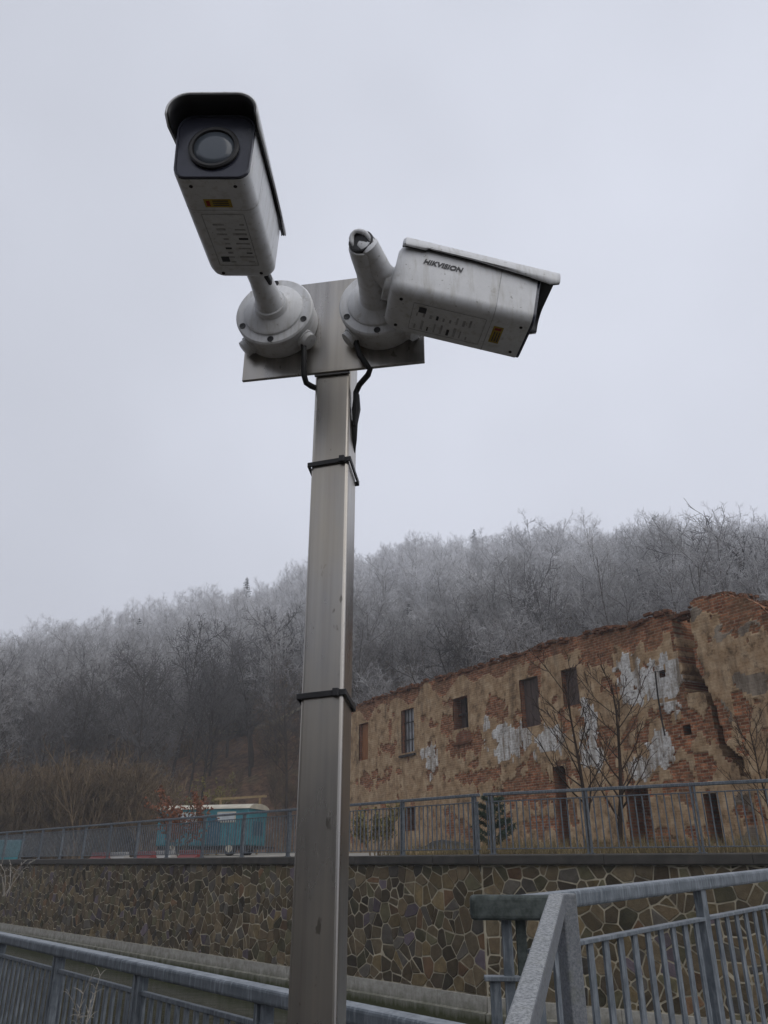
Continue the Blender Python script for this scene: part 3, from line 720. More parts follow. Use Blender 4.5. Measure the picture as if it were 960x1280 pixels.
# crumbling courses and tufts along the broken top
mb = MB()
r = random.Random(3)
for i in range(900):
    u = r.uniform(uL + .2, uR - 3); d = r.uniform(-0.5, 0.1)
    ea = edge_u(A_edge, top_at(u)); v = top_at(u) + r.uniform(-0.10, 0.09)
    a = r.uniform(-0.5, 0.5); ca, sa = math.cos(a), math.sin(a)
    X = Vector((ED.x * ca + EN.x * sa, ED.y * ca + EN.y * sa, r.uniform(-.15, .15))).normalized(); Y = Vector((-X.y, X.x, 0)).normalized(); Z = X.cross(Y)
    s_ = r.uniform(0.6, 1.1)
    mb.box(front(u, v, d), (0.26 * s_, 0.13 * s_, 0.075 * s_), X, Y, Z)
tag(mb.build('broken_bricks', M['loose'], ruin), kind='stuff')
mb = MB()
for i in range(1500):
    u = uL + .2 + (uR - uL - 3) * r.random() ** 1.0
    if nz2(u, 0, 0.9, 12) < -0.05: continue
    p = Vector(front(u, top_at(u) - 0.03, r.uniform(-0.5, 0.05))); h = r.uniform(0.08, 0.28)
    q = p + Vector((r.uniform(-.1, .1), r.uniform(-.1, .1), h)); s_ = Vector((ED.x, ED.y, 0)) * 0.012
    mb.add([p - s_, p + s_, q], [(0, 1, 2)])
tag(mb.build('dry_grass_tufts', M['dryweed'], ruin, fix=False), kind='stuff')
# openings: reveals, sills, boards, bars
def pane_box(m, u0, u1, v0, v1, d0, d1):
    c_ = front((u0 + u1) / 2, (v0 + v1) / 2, (d0 + d1) / 2); m.box(c_, (u1 - u0, abs(d1 - d0), v1 - v0), (ED.x, ED.y, 0), (EN.x, EN.y, 0)); return m
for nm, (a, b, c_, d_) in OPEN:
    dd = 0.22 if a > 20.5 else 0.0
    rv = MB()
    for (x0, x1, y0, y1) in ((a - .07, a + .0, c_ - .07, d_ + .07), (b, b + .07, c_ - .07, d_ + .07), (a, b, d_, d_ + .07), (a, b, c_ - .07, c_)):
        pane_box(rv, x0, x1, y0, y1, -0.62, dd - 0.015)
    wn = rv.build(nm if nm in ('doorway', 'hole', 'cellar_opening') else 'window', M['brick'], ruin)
    if nm == 'boarded_window':
        n_ = 4; tag(wn, 'window closed with orange brown boards')
        for i in range(n_): pane_box(MB(), a + (b - a) * i / n_ + .004, a + (b - a) * (i + 1) / n_ - .004, c_ + .01, d_ - .01, -0.16, -0.13).build('board', M['board'], wn)
    elif nm == 'barred_window':
        pane_box(MB(), a, b, c_, d_, -0.19, -0.17).build('pane', M['grime'], wn)
        n_ = 4
        for i in range(n_):
            u = a + (b - a) * (i + .5) / n_; MB().tube([front(u, c_, -0.10), front(u, d_, -0.10)], 0.028, 6).build('bar', M['iron'], wn)
        for v in (c_ + (d_ - c_) * .3, c_ + (d_ - c_) * .7): MB().tube([front(a, v, -0.105), front(b, v, -0.105)], 0.022, 6).build('bar', M['iron'], wn)
        pane_box(MB(), a - .12, b + .12, c_ - .16, c_ - .075, -0.3, 0.14).build('sill', M['iron'], wn)
        pane_box(MB(), a + 0.005, b - 0.005, d_ - .3, d_ - 0.01, -0.32, -0.2).build('frame', M['iron'], wn)
    elif nm == 'window':
        pane_box(MB(), a, b, c_, d_, -0.42, -0.40).build('pane', M['dkboard'], wn)
        for u in (a + (b - a) * .5,): pane_box(MB(), u - .03, u + .03, c_, d_, -0.3, -0.24).build('frame', M['iron'], wn)
        pane_box(MB(), a, b, (c_ + d_) / 2 - .03, (c_ + d_) / 2 + .03, -0.295, -0.235).build('frame', M['iron'], wn)
        pane_box(MB(), a - .05, b + .1, c_ - .5, c_ - .075, -0.2, 0.03).build('infill', M['brick'], wn)
        pane_box(MB(), a - .08, b + .14, c_ - .58, c_ - .505, -0.2, 0.1).build('sill', M['loose'], wn)
    elif nm == 'dark_boarded_window':
        n_ = 5
        for i in range(n_): pane_box(MB(), a + (b - a) * i / n_ + .006, a + (b - a) * (i + 1) / n_ - .006, c_ + .01, d_ - .01, -0.20 + .02 * (i % 2), -0.16 + .02 * (i % 2)).build('board', M['dkboard'], wn)
    else:
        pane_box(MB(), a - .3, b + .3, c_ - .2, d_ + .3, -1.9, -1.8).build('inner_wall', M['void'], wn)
# wall tie: an iron rod with a hook below its hole
m1 = MB(); pu = [fac(823.6, 840), fac(826, 870), fac(831, 900), fac(835, 920)]
m1.tube([front(fac(831, 841)[0], fac(831, 841)[1], 0.02), front(pu[0][0], pu[0][1], 0.16)] + [front(u, v, 0.13) for u, v in pu[1:]], 0.028, 6)
m1.build('iron_rod', M['iron'], ruin)
# side and rear walls of the roofless shell
def shell(u, d0, d1, h, nm):
    c_ = front(u, V0 + h / 2, (d0 + d1) / 2); MB().box(c_, (0.55, abs(d1 - d0), h), (ED.x, ED.y, 0), (EN.x, EN.y, 0)).build(nm, M['brick'], ruin)
shell(uL + 0.3, -7.5, -0.62, 5.2, 'side_wall'); shell(12.0, -7.5, -0.62, 4.6, 'cross_wall'); shell(19.6, -7.5, -0.62, 5.6, 'cross_wall')
c_ = front((uL + uR) / 2, V0 + 2.0, -7.8); MB().box(c_, (uR - uL, 0.55, 4.0), (ED.x, ED.y, 0), (EN.x, EN.y, 0)).build('rear_wall', M['brick'], ruin)

# ------------------------------------------------------------------ trees
def rot_about(v, ax, ang): return Matrix.Rotation(ang, 3, ax) @ v
def grow(seed, H, r0, spec, stems=1, spread=0.0, lean=0.0):
    """returns list of (points, radii, level)"""
    r = random.Random(seed); outb = []
    def branch(p, d, L, rad, lv):
        S_ = spec[lv]; ns = S_['n']; pts = [p]; rads = [rad]; pos = []
        for i in range(ns):
            j = Vector((r.gauss(0, 1), r.gauss(0, 1), r.gauss(0, 1))) * S_['w']
            d = (d + j + Vector((0, 0, S_['up']))).normalized(); p = p + d * (L / ns); rr_ = rad * (1 - (i + 1) / ns * S_['tap'])
            pts.append(p); rads.append(max(rr_, S_['min'])); pos.append((p, d, rr_))
        outb.append((pts, rads, lv))
        if lv + 1 < len(spec):
            C = spec[lv + 1]; cnt = C['c']; ang0 = r.uniform(0, 6.28)
            for q in range(cnt):
                t = C['s'] + (1 - C['s']) * (q + r.random()) / cnt; x = t * ns; i = min(ns - 1, int(x)); fr = x - i
                bp = pts[i].lerp(pts[i + 1], fr); bd = (pts[i + 1] - pts[i]).normalized()
                o = bd.orthogonal().normalized(); o = rot_about(o, bd, ang0 + q * 2.4 + r.uniform(-.5, .5))
                a = C['a'] * r.uniform(0.75, 1.25); nd = (bd * math.cos(a) + o * math.sin(a)).normalized()
                ll = L * C['l'] * r.uniform(0.65, 1.15) * (1.0 - 0.45 * (t - C['s']) / (1 - C['s'] + 1e-6) if lv == 0 else 1.0)
                branch(bp, nd, ll, max(C['min'], (rads[i] * (1 - fr) + rads[i + 1] * fr) * C['r']), lv + 1)
    for s in range(stems):
        a = 6.28 * s / stems + r.uniform(-.5, .5); d = Vector((math.cos(a) * spread, math.sin(a) * spread, 1)).normalized() if stems > 1 else Vector((lean, 0, 1)).normalized()
        branch(Vector((math.cos(a), math.sin(a), 0)) * (0.12 * (stems > 1)) , d, H * (r.uniform(.75, 1.1) if stems > 1 else 1), r0, 0)
    return outb
def tree_mb(brs, lv0, lv1, nlv):
    mb = MB(); tw = []
    for pts, rads, lv in brs:
        if not lv0 <= lv <= lv1: continue
        n = 7 if lv == 0 else (5 if lv == 1 else 3); n0 = len(mb.v)
        pts = [p.copy() for p in pts]
        if lv == 0: pts[0].z -= 0.5
        mb.tube(pts, list(rads), n, cap=False)
        t = [0.15, 0.45, 0.85, 1.0, 1.0][lv + (5 - nlv if lv > 0 else 0)] if nlv < 5 else [0.1, 0.35, 0.7, 1, 1][lv]
        tw += [t] * (len(mb.v) - n0)
    mb.att['twig'] = ('FLOAT', tw); return mb
def spec(kind):
    if kind == 'forest':    # upright forest tree: long trunk, ascending fine crown
        return [dict(n=7, w=.05, up=.06, tap=.85, min=.03), dict(n=5, w=.12, up=.10, tap=.8, min=.025, c=17, s=.30, a=.75, l=.40, r=.5),
                dict(n=3, w=.16, up=.05, tap=.7, min=.018, c=6, s=.25, a=.7, l=.42, r=.5), dict(n=2, w=.2, up=.04, tap=.6, min=.014, c=6, s=.2, a=.75, l=.50, r=.5),
                dict(n=1, w=.2, up=.02, tap=.4, min=.011, c=3, s=.3, a=.7, l=.55, r=.6)]
    if kind == 'spreading':  # old open crown
        return [dict(n=5, w=.07, up=.05, tap=.6, min=.05), dict(n=6, w=.16, up=.06, tap=.8, min=.03, c=11, s=.38, a=1.0, l=.75, r=.55),
                dict(n=4, w=.18, up=.05, tap=.75, min=.02, c=7, s=.25, a=.8, l=.42, r=.5), dict(n=3, w=.2, up=.03, tap=.6, min=.014, c=6, s=.2, a=.8, l=.45, r=.5),
                dict(n=1, w=.2, up=.0, tap=.4, min=.010, c=3, s=.3, a=.8, l=.5, r=.6)]
    if kind == 'shrub':
        return [dict(n=5, w=.10, up=.08, tap=.7, min=.018), dict(n=4, w=.14, up=.14, tap=.6, min=.015, c=6, s=.25, a=.5, l=.45, r=.6),
                dict(n=2, w=.2, up=.10, tap=.5, min=.012, c=4, s=.25, a=.55, l=.45, r=.7), dict(n=1, w=.2, up=.08, tap=.4, min=.009, c=2, s=.3, a=.6, l=.5, r=.8)]
    if kind == 'fan':        # broom-like young tree in front of the ruin
        return [dict(n=6, w=.05, up=.04, tap=.82, min=.022), dict(n=5, w=.06, up=.10, tap=.8, min=.014, c=17, s=.18, a=.85, l=.48, r=.5),
                dict(n=3, w=.10, up=.08, tap=.6, min=.010, c=4, s=.25, a=.5, l=.38, r=.6), dict(n=2, w=.12, up=.06, tap=.5, min=.008, c=3, s=.3, a=.6, l=.5, r=.8)]
def make_tree(kind, seed, H, r0, stems=1, spread=0.0, lean=0.0, mat='bark'):
    sp = spec(kind); b = grow(seed, H, r0, sp, stems, spread, lean); nl = len(sp)
    t = tree_mb(b, 0, 0, nl).mesh(kind + '_trunk', M[mat], smooth='all', fix=False)
    c_ = tree_mb(b, 1, 9, nl).mesh(kind + '_crown', M[mat], smooth='all', fix=False)
    a = tree_mb(b, 0, 9, nl).mesh(kind + '_tree', M[mat], smooth='all', fix=False)
    return t, c_, a
def conifer(seed, H, width, mat):
    r = random.Random(seed); tk = MB(); tk.tube([(0, 0, -.5), (0, 0, H * .5), (0, 0, H)], [H * .016, H * .010, .02], 6, cap=False)
    tk.att['twig'] = ('FLOAT', [0.1] * len(tk.v))
    cr_ = MB(); z = H * .10
    while z < H * .985:
        t = (z - H * .1) / (H * .9); rad = width * (1 - t) ** 0.8 * r.uniform(.75, 1.1) + .1
        for q in range(r.randint(5, 7)):
            a = r.uniform(0, 6.28); L = rad * r.uniform(.6, 1.1); d = Vector((math.cos(a), math.sin(a), -0.25 + 0.35 * t)); sd = Vector((-d.y, d.x, 0)).normalized()
            p0 = Vector((0, 0, z)); m = max(4, int(L * 5))
            for i in range(m):
                s = (i + 1) / m; p = p0 + d * L * s + Vector((0, 0, .12 * L * s * s))
                for sg in (-1, 1):
                    e = p + sd * sg * (0.34 * L * (1.15 - s) + .07) + d * .12 * L + Vector((0, 0, r.uniform(-.12, .05)))
                    wv = d * (0.11 + .04 * L) + Vector((0, 0, r.uniform(-.06, .06)))
                    cr_.add([p - wv, p + wv, e], [(0, 1, 2)])
        z += H * .022 + .09
    return tk.mesh('conifer_trunk', M['bark'], fix=False), cr_.mesh('conifer_crown', M[mat], fix=False)
def join_mesh(name, a, b):
    bm = bmesh.new(); bm.from_mesh(a); n = len(bm.faces); bm.from_mesh(b); bm.faces.ensure_lookup_table()
    for f in bm.faces[n:]: f.material_index = 1
    me = bpy.data.meshes.new(name); bm.to_mesh(me); bm.free(); me.materials.append(a.materials[0]); me.materials.append(b.materials[0]); return me
FOREST = [make_tree('forest', 20 + i, H, .13) for i, H in enumerate((11.5, 10.2, 12.5, 9.4, 11))]
SPREAD = [make_tree('spreading', 40 + i, H, .24) for i, H in enumerate((6.2, 7.0))]
SHRUB = [make_tree('shrub', 60 + i, 3.1, .034, stems=10, spread=.34, mat='brush') for i in range(3)]
CON = [conifer(70, 11, 2.0, 'frostneedle'), conifer(71, 9, 1.7, 'frostneedle')]
def place_tree(name, T, loc, s, rz, label, cat='tree', group=None, sz=None):
    root = empty(name, loc, label, cat, group); root.rotation_euler = (0, 0, rz); root.scale = (s, s, sz or s)
    for nm, me in (('trunk', T[0]), ('crown', T[1])):
        o = bpy.data.objects.new(nm, me); col.objects.link(o); o.parent = root
    return root
def dark(T):
    o = []
    for m_ in T[:2]:
        c_ = m_.copy(); c_.materials[0] = M['darkbark']; o.append(c_)
    return tuple(o)
DFOREST = [dark(t) for t in FOREST]; DSPREAD = [dark(t) for t in SPREAD]
def on_hill(px, Y):       # ground point on the hill under an image column
    r = ray(px, 900); x = r.x / r.y * Y; return Vector((x, Y, max(hill(x, Y), terrace_z(x, Y) if Y < 60 else -99)))
taken = []
def tree_at(name, T, px, Y, s, rz, label, cat='tree', group=None, sz=None):
    p = on_hill(px, Y); p.z -= 0.1; taken.append((p.x, p.y)); return place_tree(name, T, p, s, rz, label, cat, group, sz)
tree_at('spreading_tree', DSPREAD[0], 104, 92, 1.35, 0.4, 'wide crowned bare tree standing above the brush on the left slope')
tree_at('spreading_tree', DSPREAD[1], 590, 52, 1.15, 1.9, 'dark bare tree with a broad low crown just behind the top edge of the ruin')
tree_at('bare_tree', DFOREST[2], 694, 56, .95, 0.7, 'tall thin bare tree rising behind the middle of the ruined wall')
tree_at('spreading_tree', DSPREAD[0], 982, 60, 1.75, 2.6, 'large bare tree towering above the broken right end of the ruin')
for px, Y in ((246, 63), (262, 60), (288, 74), (194, 61), (318, 67), (222, 70), (340, 73)):
    tree_at('bare_tree', DFOREST[rng.randrange(5)], px, Y, rng.uniform(.95, 1.15), rng.uniform(0, 6), 'dark trunked bare tree standing round the leaf covered clearing behind the teal trailer', group='bare trees round the clearing')
for px in (20, 66, 140, 170):
    tree_at('bare_tree', DFOREST[rng.randrange(5)], px, rng.uniform(64, 76), rng.uniform(.9, 1.15), rng.uniform(0, 6), 'bare tree rising out of the brown thicket below the wide crowned tree', group='bare trees in the thicket')
for px in (540, 640, 745, 800, 850, 905):
    tree_at('bare_tree', DFOREST[rng.randrange(5)], px, rng.uniform(50, 64), rng.uniform(.55, .72), rng.uniform(0, 6), 'grey bare tree close behind the broken top of the ruin', group='bare trees behind the ruin')
tree_at('conifer_tree', CON[0], 157, 118, .95, 0, 'dark dense conifer among bare trees beside the wide crowned tree')
tree_at('conifer_tree', CON[1], 295, 148, 1.1, 1, 'slim conifer poking above the skyline left of the steel pole')
tree_at('conifer_tree', CON[0], 605, 150, .9, 2, 'small conifer tip on the skyline above the ruin')
tree_at('conifer_tree', CON[1], 775, 118, .95, 3, 'dark conifer half way up the frosted slope above the ruin')
for px, Y, nm in ((30, 125, 'conifer_tree'), (62, 130, 'conifer_tree')):
    tree_at(nm, CON[rng.randrange(2)], px, Y, .7, rng.uniform(0, 6), 'small grey conifer near the low end of the ridge', group='small conifers on the low ridge')
for px in (463, 474):     # two pale birch stems
    p = on_hill(px, 56); b = grow(90 + px, 7.5, .06, spec('forest')[:4]); taken.append((p.x, p.y))
    T = (tree_mb(b, 0, 0, 4).mesh('birch_trunk', M['birch'], smooth='all', fix=False), tree_mb(b, 1, 9, 4).mesh('birch_crown', M['bark'], smooth='all', fix=False))
    place_tree('birch_tree', T, p, 1, 0, 'slender pale stemmed birch beyond the far end of the ruin', group='two birches by the ruin')
# the wood that covers the hill, one mass
def scatter(name, label, cat, pts, meshes):
    me = bpy.data.meshes.new(name); me.from_pydata([p[0] for p in pts], [], [])
    for an, ty, i in (('rz', 'FLOAT', 1), ('sc', 'FLOAT', 2), ('tid', 'INT', 3)):
        a = me.attributes.new(an, ty, 'POINT'); a.data.foreach_set('value', [p[i] for p in pts])
    o = bpy.data.objects.new(name, me); col.objects.link(o); tag(o, label, cat, kind='stuff')
    g = bpy.data.node_groups.new(name + '_nodes', 'GeometryNodeTree')
    g.interface.new_socket('Geometry', in_out='INPUT', socket_type='NodeSocketGeometry'); g.interface.new_socket('Geometry', in_out='OUTPUT', socket_type='NodeSocketGeometry')
    gi, go = g.nodes.new('NodeGroupInput'), g.nodes.new('NodeGroupOutput'); jn = g.nodes.new('GeometryNodeJoinGeometry')
    def named(nm, ty):
        x = g.nodes.new('GeometryNodeInputNamedAttribute'); x.data_type = ty; x.inputs[0].default_value = nm; return x.outputs[0]
    cx = g.nodes.new('ShaderNodeCombineXYZ'); g.links.new(named('rz', 'FLOAT'), cx.inputs[2])
    e2r = g.nodes.new('FunctionNodeEulerToRotation'); g.links.new(cx.outputs[0], e2r.inputs[0])
    for k_, m_ in enumerate(meshes):
        tob = bpy.data.objects.new(name + '_kind', m_)          # template only, not placed in the scene
        oi = g.nodes.new('GeometryNodeObjectInfo'); oi.inputs['Object'].default_value = tob; oi.inputs['As Instance'].default_value = True
        ip = g.nodes.new('GeometryNodeInstanceOnPoints'); cp = g.nodes.new('FunctionNodeCompare'); cp.data_type = 'INT'; cp.operation = 'EQUAL'
        g.links.new(named('tid', 'INT'), cp.inputs[2]); cp.inputs[3].default_value = k_
        g.links.new(gi.outputs[0], ip.inputs['Points']); g.links.new(cp.outputs[0], ip.inputs['Selection']); g.links.new(oi.outputs['Geometry'], ip.inputs['Instance'])
        g.links.new(e2r.outputs[0], ip.inputs['Rotation']); g.links.new(named('sc', 'FLOAT'), ip.inputs['Scale']); g.links.new(ip.outputs[0], jn.inputs[0])
    g.links.new(jn.outputs[0], go.inputs[0])
    md = o.modifiers.new('scatter', 'NODES'); md.node_group = g
    return o
templ = [t[2] for t in FOREST] + [SPREAD[0][2]] + [SHRUB[0][2]] + [join_mesh('conifer_tree', *CON[0])]
pts = []; y = 40.0
while y < 168:
    g_ = 3.1 - 0.003 * y; x = -0.62 * y - 8
    while x < 0.62 * y + 8:
        X, Y = x + rng.uniform(-.48, .48) * g_, y + rng.uniform(-.48, .48) * g_; x += g_
        fy = foot_y(X) + 5
        if Y < fy: continue
        if (X + 12.5) ** 2 / 36 + (Y - 68) ** 2 / 150 < 1 and rng.random() < .85: continue
        if X > -3 and Y < 44 - 0.9 * X + 14 and Y < 44: continue
        if any((X - a) ** 2 + (Y - b) ** 2 < 3 for a, b in taken): continue
        rr_ = rng.random(); tid = rng.randrange(5) if rr_ < .90 else (5 if rr_ < .955 else 7)
        pts.append(((X, Y, hill(X, Y) - .1), rng.uniform(0, 6.28), rng.uniform(.62, 1.12) * (0.9 if tid != 7 else .75) * (1 - 0.28 * min(1, max(0, (Y - 80) / 50))), tid))
        if Y < 110 and rng.random() < .75: pts.append(((X + rng.uniform(-1.5, 1.5), Y + rng.uniform(-1.5, 1.5), hill(X, Y) - .1), rng.uniform(0, 6.28), rng.uniform(.7, 1.3), 6))
    y += g_
scatter('hillside_wood', 'dense leafless wood whitened by hoar frost covering the hillside', 'wood', pts, templ)
print('forest instances', len(pts))
# brown thicket at the foot of the slope, left
pts = []
for i in range(340):
    Y = rng.uniform(43, 60); X = rng.uniform(-.56, -.20) * Y
    if X > -9.5 and Y < 47 or X > -.285 * Y: continue
    z = max(hill(X, Y), terrace_z(X, Y)) - .1
    if rng.random() > 1.25 - (Y - 43) / 24: continue
    pts.append(((X, Y, z), rng.uniform(0, 6.28), rng.uniform(.55, 1.5) , rng.randrange(3)))
for i in range(45):      # sparser scrub behind the trailer up to the ruin's far end
    Y = rng.uniform(46, 66); X = rng.uniform(-.24, .03) * Y; z = max(hill(X, Y), terrace_z(X, Y)) - .1
    pts.append(((X, Y, z), rng.uniform(0, 6.28), rng.uniform(.25, .5), rng.randrange(3)))
scatter('brown_thicket', 'tangled brown thicket of bare shrubs along the foot of the left slope', 'thicket', pts, [t[2] for t in SHRUB])
# hillside track
mb = MB(); rings = []
for i in range(22):
    x = -19 + i * 0.72; yy = 82 - 0.10 * i + math.sin(i * .5) * .3; rings.append([(x, yy - .6, hill(x, yy - .6) + .12), (x, yy + .6, hill(x, yy + .6) + .12)])
mb.loft(rings, False, False, closed=False)
tag(mb.build('hillside_track', M['track'], smooth='all'), kind='structure')

# young trees in front of the ruin
def ground_at(px, Y):
    r = ray(px, 1050); x = r.x / r.y * Y; return Vector((x, Y, terrace_z(x, Y) - .03))
FAN = [make_tree('fan', 101, 5.6, .085, mat='redtwig'), make_tree('fan', 107, 5.0, .09, mat='redtwig'), make_tree('fan', 109, 4.6, .06, mat='redtwig')]
place_tree('young_tree', FAN[0], ground_at(738, 18.5), .70, 0.3, 'slimmer of two young bare trees with fanning twigs before the ruin')
place_tree('young_tree', FAN[1], ground_at(772, 18.0), .74, 2.2, 'thicker of two young bare trees with fanning twigs before the ruin')
place_tree('young_tree', FAN[2], ground_at(972, 15.5), .5, 1.1, 'slight bare sapling before the grey plastered right end of the ruin')
def bush(name, px, Y, Hh, leaf, n, label, seed, stems=8):
    r = random.Random(seed); b = grow(seed, Hh, .02, spec('shrub')[:3], stems, .5); root = empty(name, ground_at(px, Y), label, 'bush')
    me = tree_mb(b, 0, 9, 4).mesh('stems', M['brush'], fix=False); o = bpy.data.objects.new('stems', me); col.objects.link(o); o.parent = root
    mb = MB(); ends = [p for p_, _, lv in b if lv > 0 for p in p_[1:]]
    for i in range(n):
        p = r.choice(ends) + Vector((r.gauss(0, .05), r.gauss(0, .05), r.gauss(0, .05))); a = Vector((r.gauss(0, 1), r.gauss(0, 1), r.gauss(0, 1))).normalized() * .06; c_ = a.orthogonal() * .6
        mb.add([p - a, p + c_, p + a, p - c_], [(0, 1, 2, 3)])
    me = mb.mesh('leaves', M[leaf], fix=False); o = bpy.data.objects.new('leaves', me); col.objects.link(o); o.parent = root; tag(o, kind='stuff')
    return root
bush('leafy_bush', 222, 35.5, 2.3, 'redleaf', 1600, 'bush with rusty red leaves in front of the teal trailer', 5)
bush('leafy_bush', 257, 45, 3.3, 'yellowleaf', 1100, 'yellow green bush behind the roof of the teal trailer', 6)
bush('leafy_bush', 470, 27, 1.3, 'yellowleaf', 700, 'low yellowish bush by the railing at the foot of the ruin', 8)
# young pine
r = random.Random(77); pr = empty('pine_sapling', ground_at(618, 19.5), 'young green pine behind the wall railing in front of the ruin', 'tree')
tk = MB(); tk.tube([(0, 0, -.1), (.02, 0, .8), (0, .03, 1.45)], [.04, .028, .01], 6); tk.att['twig'] = ('FLOAT', [0.1] * len(tk.v))
nd = MB()
z = .25
while z < 1.35:
    for q in range(7):
        a = r.uniform(0, 6.28); L = (0.85 * (1 - z / 1.8)) * r.uniform(.7, 1.1); d = Vector((math.cos(a), math.sin(a), .5)).normalized()
        tk_p = Vector((0, 0, z)); e = tk_p + d * L; n0 = len(tk.v); tk.tube([tk_p, e], [.012, .006], 4, cap=False); tk.att['twig'][1].extend([0.2] * (len(tk.v) - n0))
        for i in range(120):
            s = r.uniform(.25, 1.02); p = tk_p + d * L * s; dd = (d * .6 + Vector((r.gauss(0, 1), r.gauss(0, 1), r.gauss(0, 1))).normalized()).normalized() * r.uniform(.07, .13); wv = dd.orthogonal().normalized() * .012
            nd.add([p - wv, p + wv, p + dd], [(0, 1, 2)])
    z += .19
o = bpy.data.objects.new('trunk', tk.mesh('trunk', M['brush'], fix=False)); col.objects.link(o); o.parent = pr
o = bpy.data.objects.new('needles', nd.mesh('needles', M['needle'], fix=False)); col.objects.link(o); o.parent = pr; tag(o, kind='stuff')
# rough grass and brambles behind the coping
mb = MB(); r = random.Random(31)
for i in range(9000):
    u = r.uniform(-3.5, 9.5); t = 0.5 + abs(r.gauss(0, 2.2)); p2 = wall_pt(u) + Vector((0.56, 0.83)) * t
    if noise.noise(Vector((p2.x * .5, p2.y * .5, 4))) < -0.1: continue
    p = Vector((p2.x, p2.y, terrace_z(p2.x, p2.y) - .02)); h = r.uniform(.12, .5); q = p + Vector((r.gauss(0, .12), r.gauss(0, .12), h)); s_ = Vector((r.uniform(-1, 1), r.uniform(-1, 1), 0)).normalized() * .012
    mb.add([p - s_, p + s_, q], [(0, 1, 2)])
tag(mb.build('rough_grass', M['ivy'], fix=False), 'rough dry grass growing behind the wall coping', 'grass', kind='stuff')

# ------------------------------------------------------------------ trailer, barriers and clutter on the terrace
tr0 = Vector((-6.15, 37.5)); d1 = Vector((-0.95, 0.312)); d2 = Vector((0.312, 0.95)); gz = terrace_z(tr0.x, tr0.y)
tr = empty('site_trailer', (tr0.x, tr0.y, gz), 'faded teal site trailer with cream rounded roof edge behind the railing', 'trailer')
TX, TY = Vector((d1.x, d1.y, 0)), Vector((d2.x, d2.y, 0))
def tp(a, b, z): p = tr0 + d1 * a + d2 * b; return Vector((p.x, p.y, gz + z))
Lt, Wt, z0, z1 = 4.75, 1.9, 0.42, 2.0
MB().box(tp(Lt / 2, Wt / 2, (z0 + z1) / 2), (Lt, Wt, z1 - z0), TX, TY).build('body', M['teal'], tr, bevel=.05, seg=3)
rings = []
for a in (-0.06, Lt + .06):
    rings.append([tp(a, Wt / 2 + math.cos(t) * (Wt / 2 + .07), z1 - .02 + math.sin(t) * .24) for t in [math.pi * i / 12 for i in range(13)]])
MB().loft(rings).build('roof', M['cream'], tr, smooth=40)
for a, b, m in ((0.6, 1.05, 'pane'), (2.6, 3.5, 'pane')):
    wn = MB().box(tp((a + b) / 2 + .3, -0.012, 1.62), (b - a + .5, .05, .46), TX, TY).build('window', M['cream'], tr)
    MB().box(tp((a + b) / 2 + .3, -0.03, 1.62), (b - a + .4, .04, .36), TX, TY).build('pane', M[m], wn)
MB().box(tp(1.75, -.014, 1.02), (.62, .05, 1.15), TX, TY).build('door', M['teald'], tr)
for i in range(12): MB().box(tp(.2 + i * .4, -.008, .9), (.025, .03, .92), TX, TY).build('seam_strip', M['teald'], tr)
MB().box(tp(-.012, Wt / 2, 1.15), (.03, .9, .6), TX, TY).build('end_panel', M['teald'], tr)
MB().box(tp(Lt / 2, Wt / 2, .34), (Lt, Wt * .8, .14), TX, TY).build('chassis', M['iron'], tr)
for a in (.9, Lt - .9):
    for b in (.12, Wt - .12):
        wh = MB().lathe(tp(a, b - .1, .3), TY, [(0, .2), (.02, .3), (.18, .3), (.2, .2)], 20).build('wheel', M['tyre'], tr, smooth=40)
        MB().lathe(tp(a, b - .115, .3), TY, [(0, .06), (.01, .16), (.03, .17)], 16).build('rim', M['cream'], wh, smooth=40)
MB().beam(tp(0, Wt / 2, .36), tp(-.9, Wt / 2, .33), .08, .08).build('drawbar', M['iron'], tr)
# timber pole frame standing beyond the trailer
pf = empty('timber_frame', tp(.2, 3.2, 0), 'thin tan timber rail on posts above the trailer roof', 'frame')
for a in (1.1, 3.3): MB().box(tp(a, 3.2, 1.30), (.09, .09, 2.74), TX, TY).build('post', M['timber'], pf)
MB().beam(tp(.75, 3.2, 2.74), tp(3.6, 3.2, 2.66), .08, .1).build('rail', M['timber'], pf)
# red and white barrier blocks
def barrier(px, Y, mat, label, group):
    g = ground_at(px, Y); prof = [(-.24, 0), (.24, 0), (.22, .10), (.10, .18), (.08, .34), (-.08, .34), (-.10, .18), (-.22, .10)]
    root = empty('road_barrier', g, label, 'barrier', group); rings = [[(g.x + WL.x * a - WL.y * q, g.y + WL.y * a + WL.x * q, g.z + z) for q, z in prof] for a in (-.62, .62)]
    MB().loft(rings).build('block', M[mat], root, bevel=.02, seg=2)
    m = MB()
    for a in (-.3, .3): m.lathe((g.x + WL.x * a, g.y + WL.y * a, g.z + .32), (0, 0, 1), [(0, .05), (.06, .05)], 10)
    m.build('filler_cap', M['black'], root, smooth=40)
for px, Y, wd in ((128, 31.5, 'farthest from the teal trailer'), (184, 30, 'standing between the two white ones'), (240, 29, 'in front of the rusty leaved bush')): barrier(px, Y, 'redpl', 'low red plastic barrier block ' + wd, 'barrier blocks behind the wall railing')
for px, Y, wd in ((152, 31, 'farther from the teal trailer'), (208, 29.6, 'nearer to the teal trailer')): barrier(px, Y, 'whpl', 'low white plastic barrier block ' + wd, 'barrier blocks behind the wall railing')
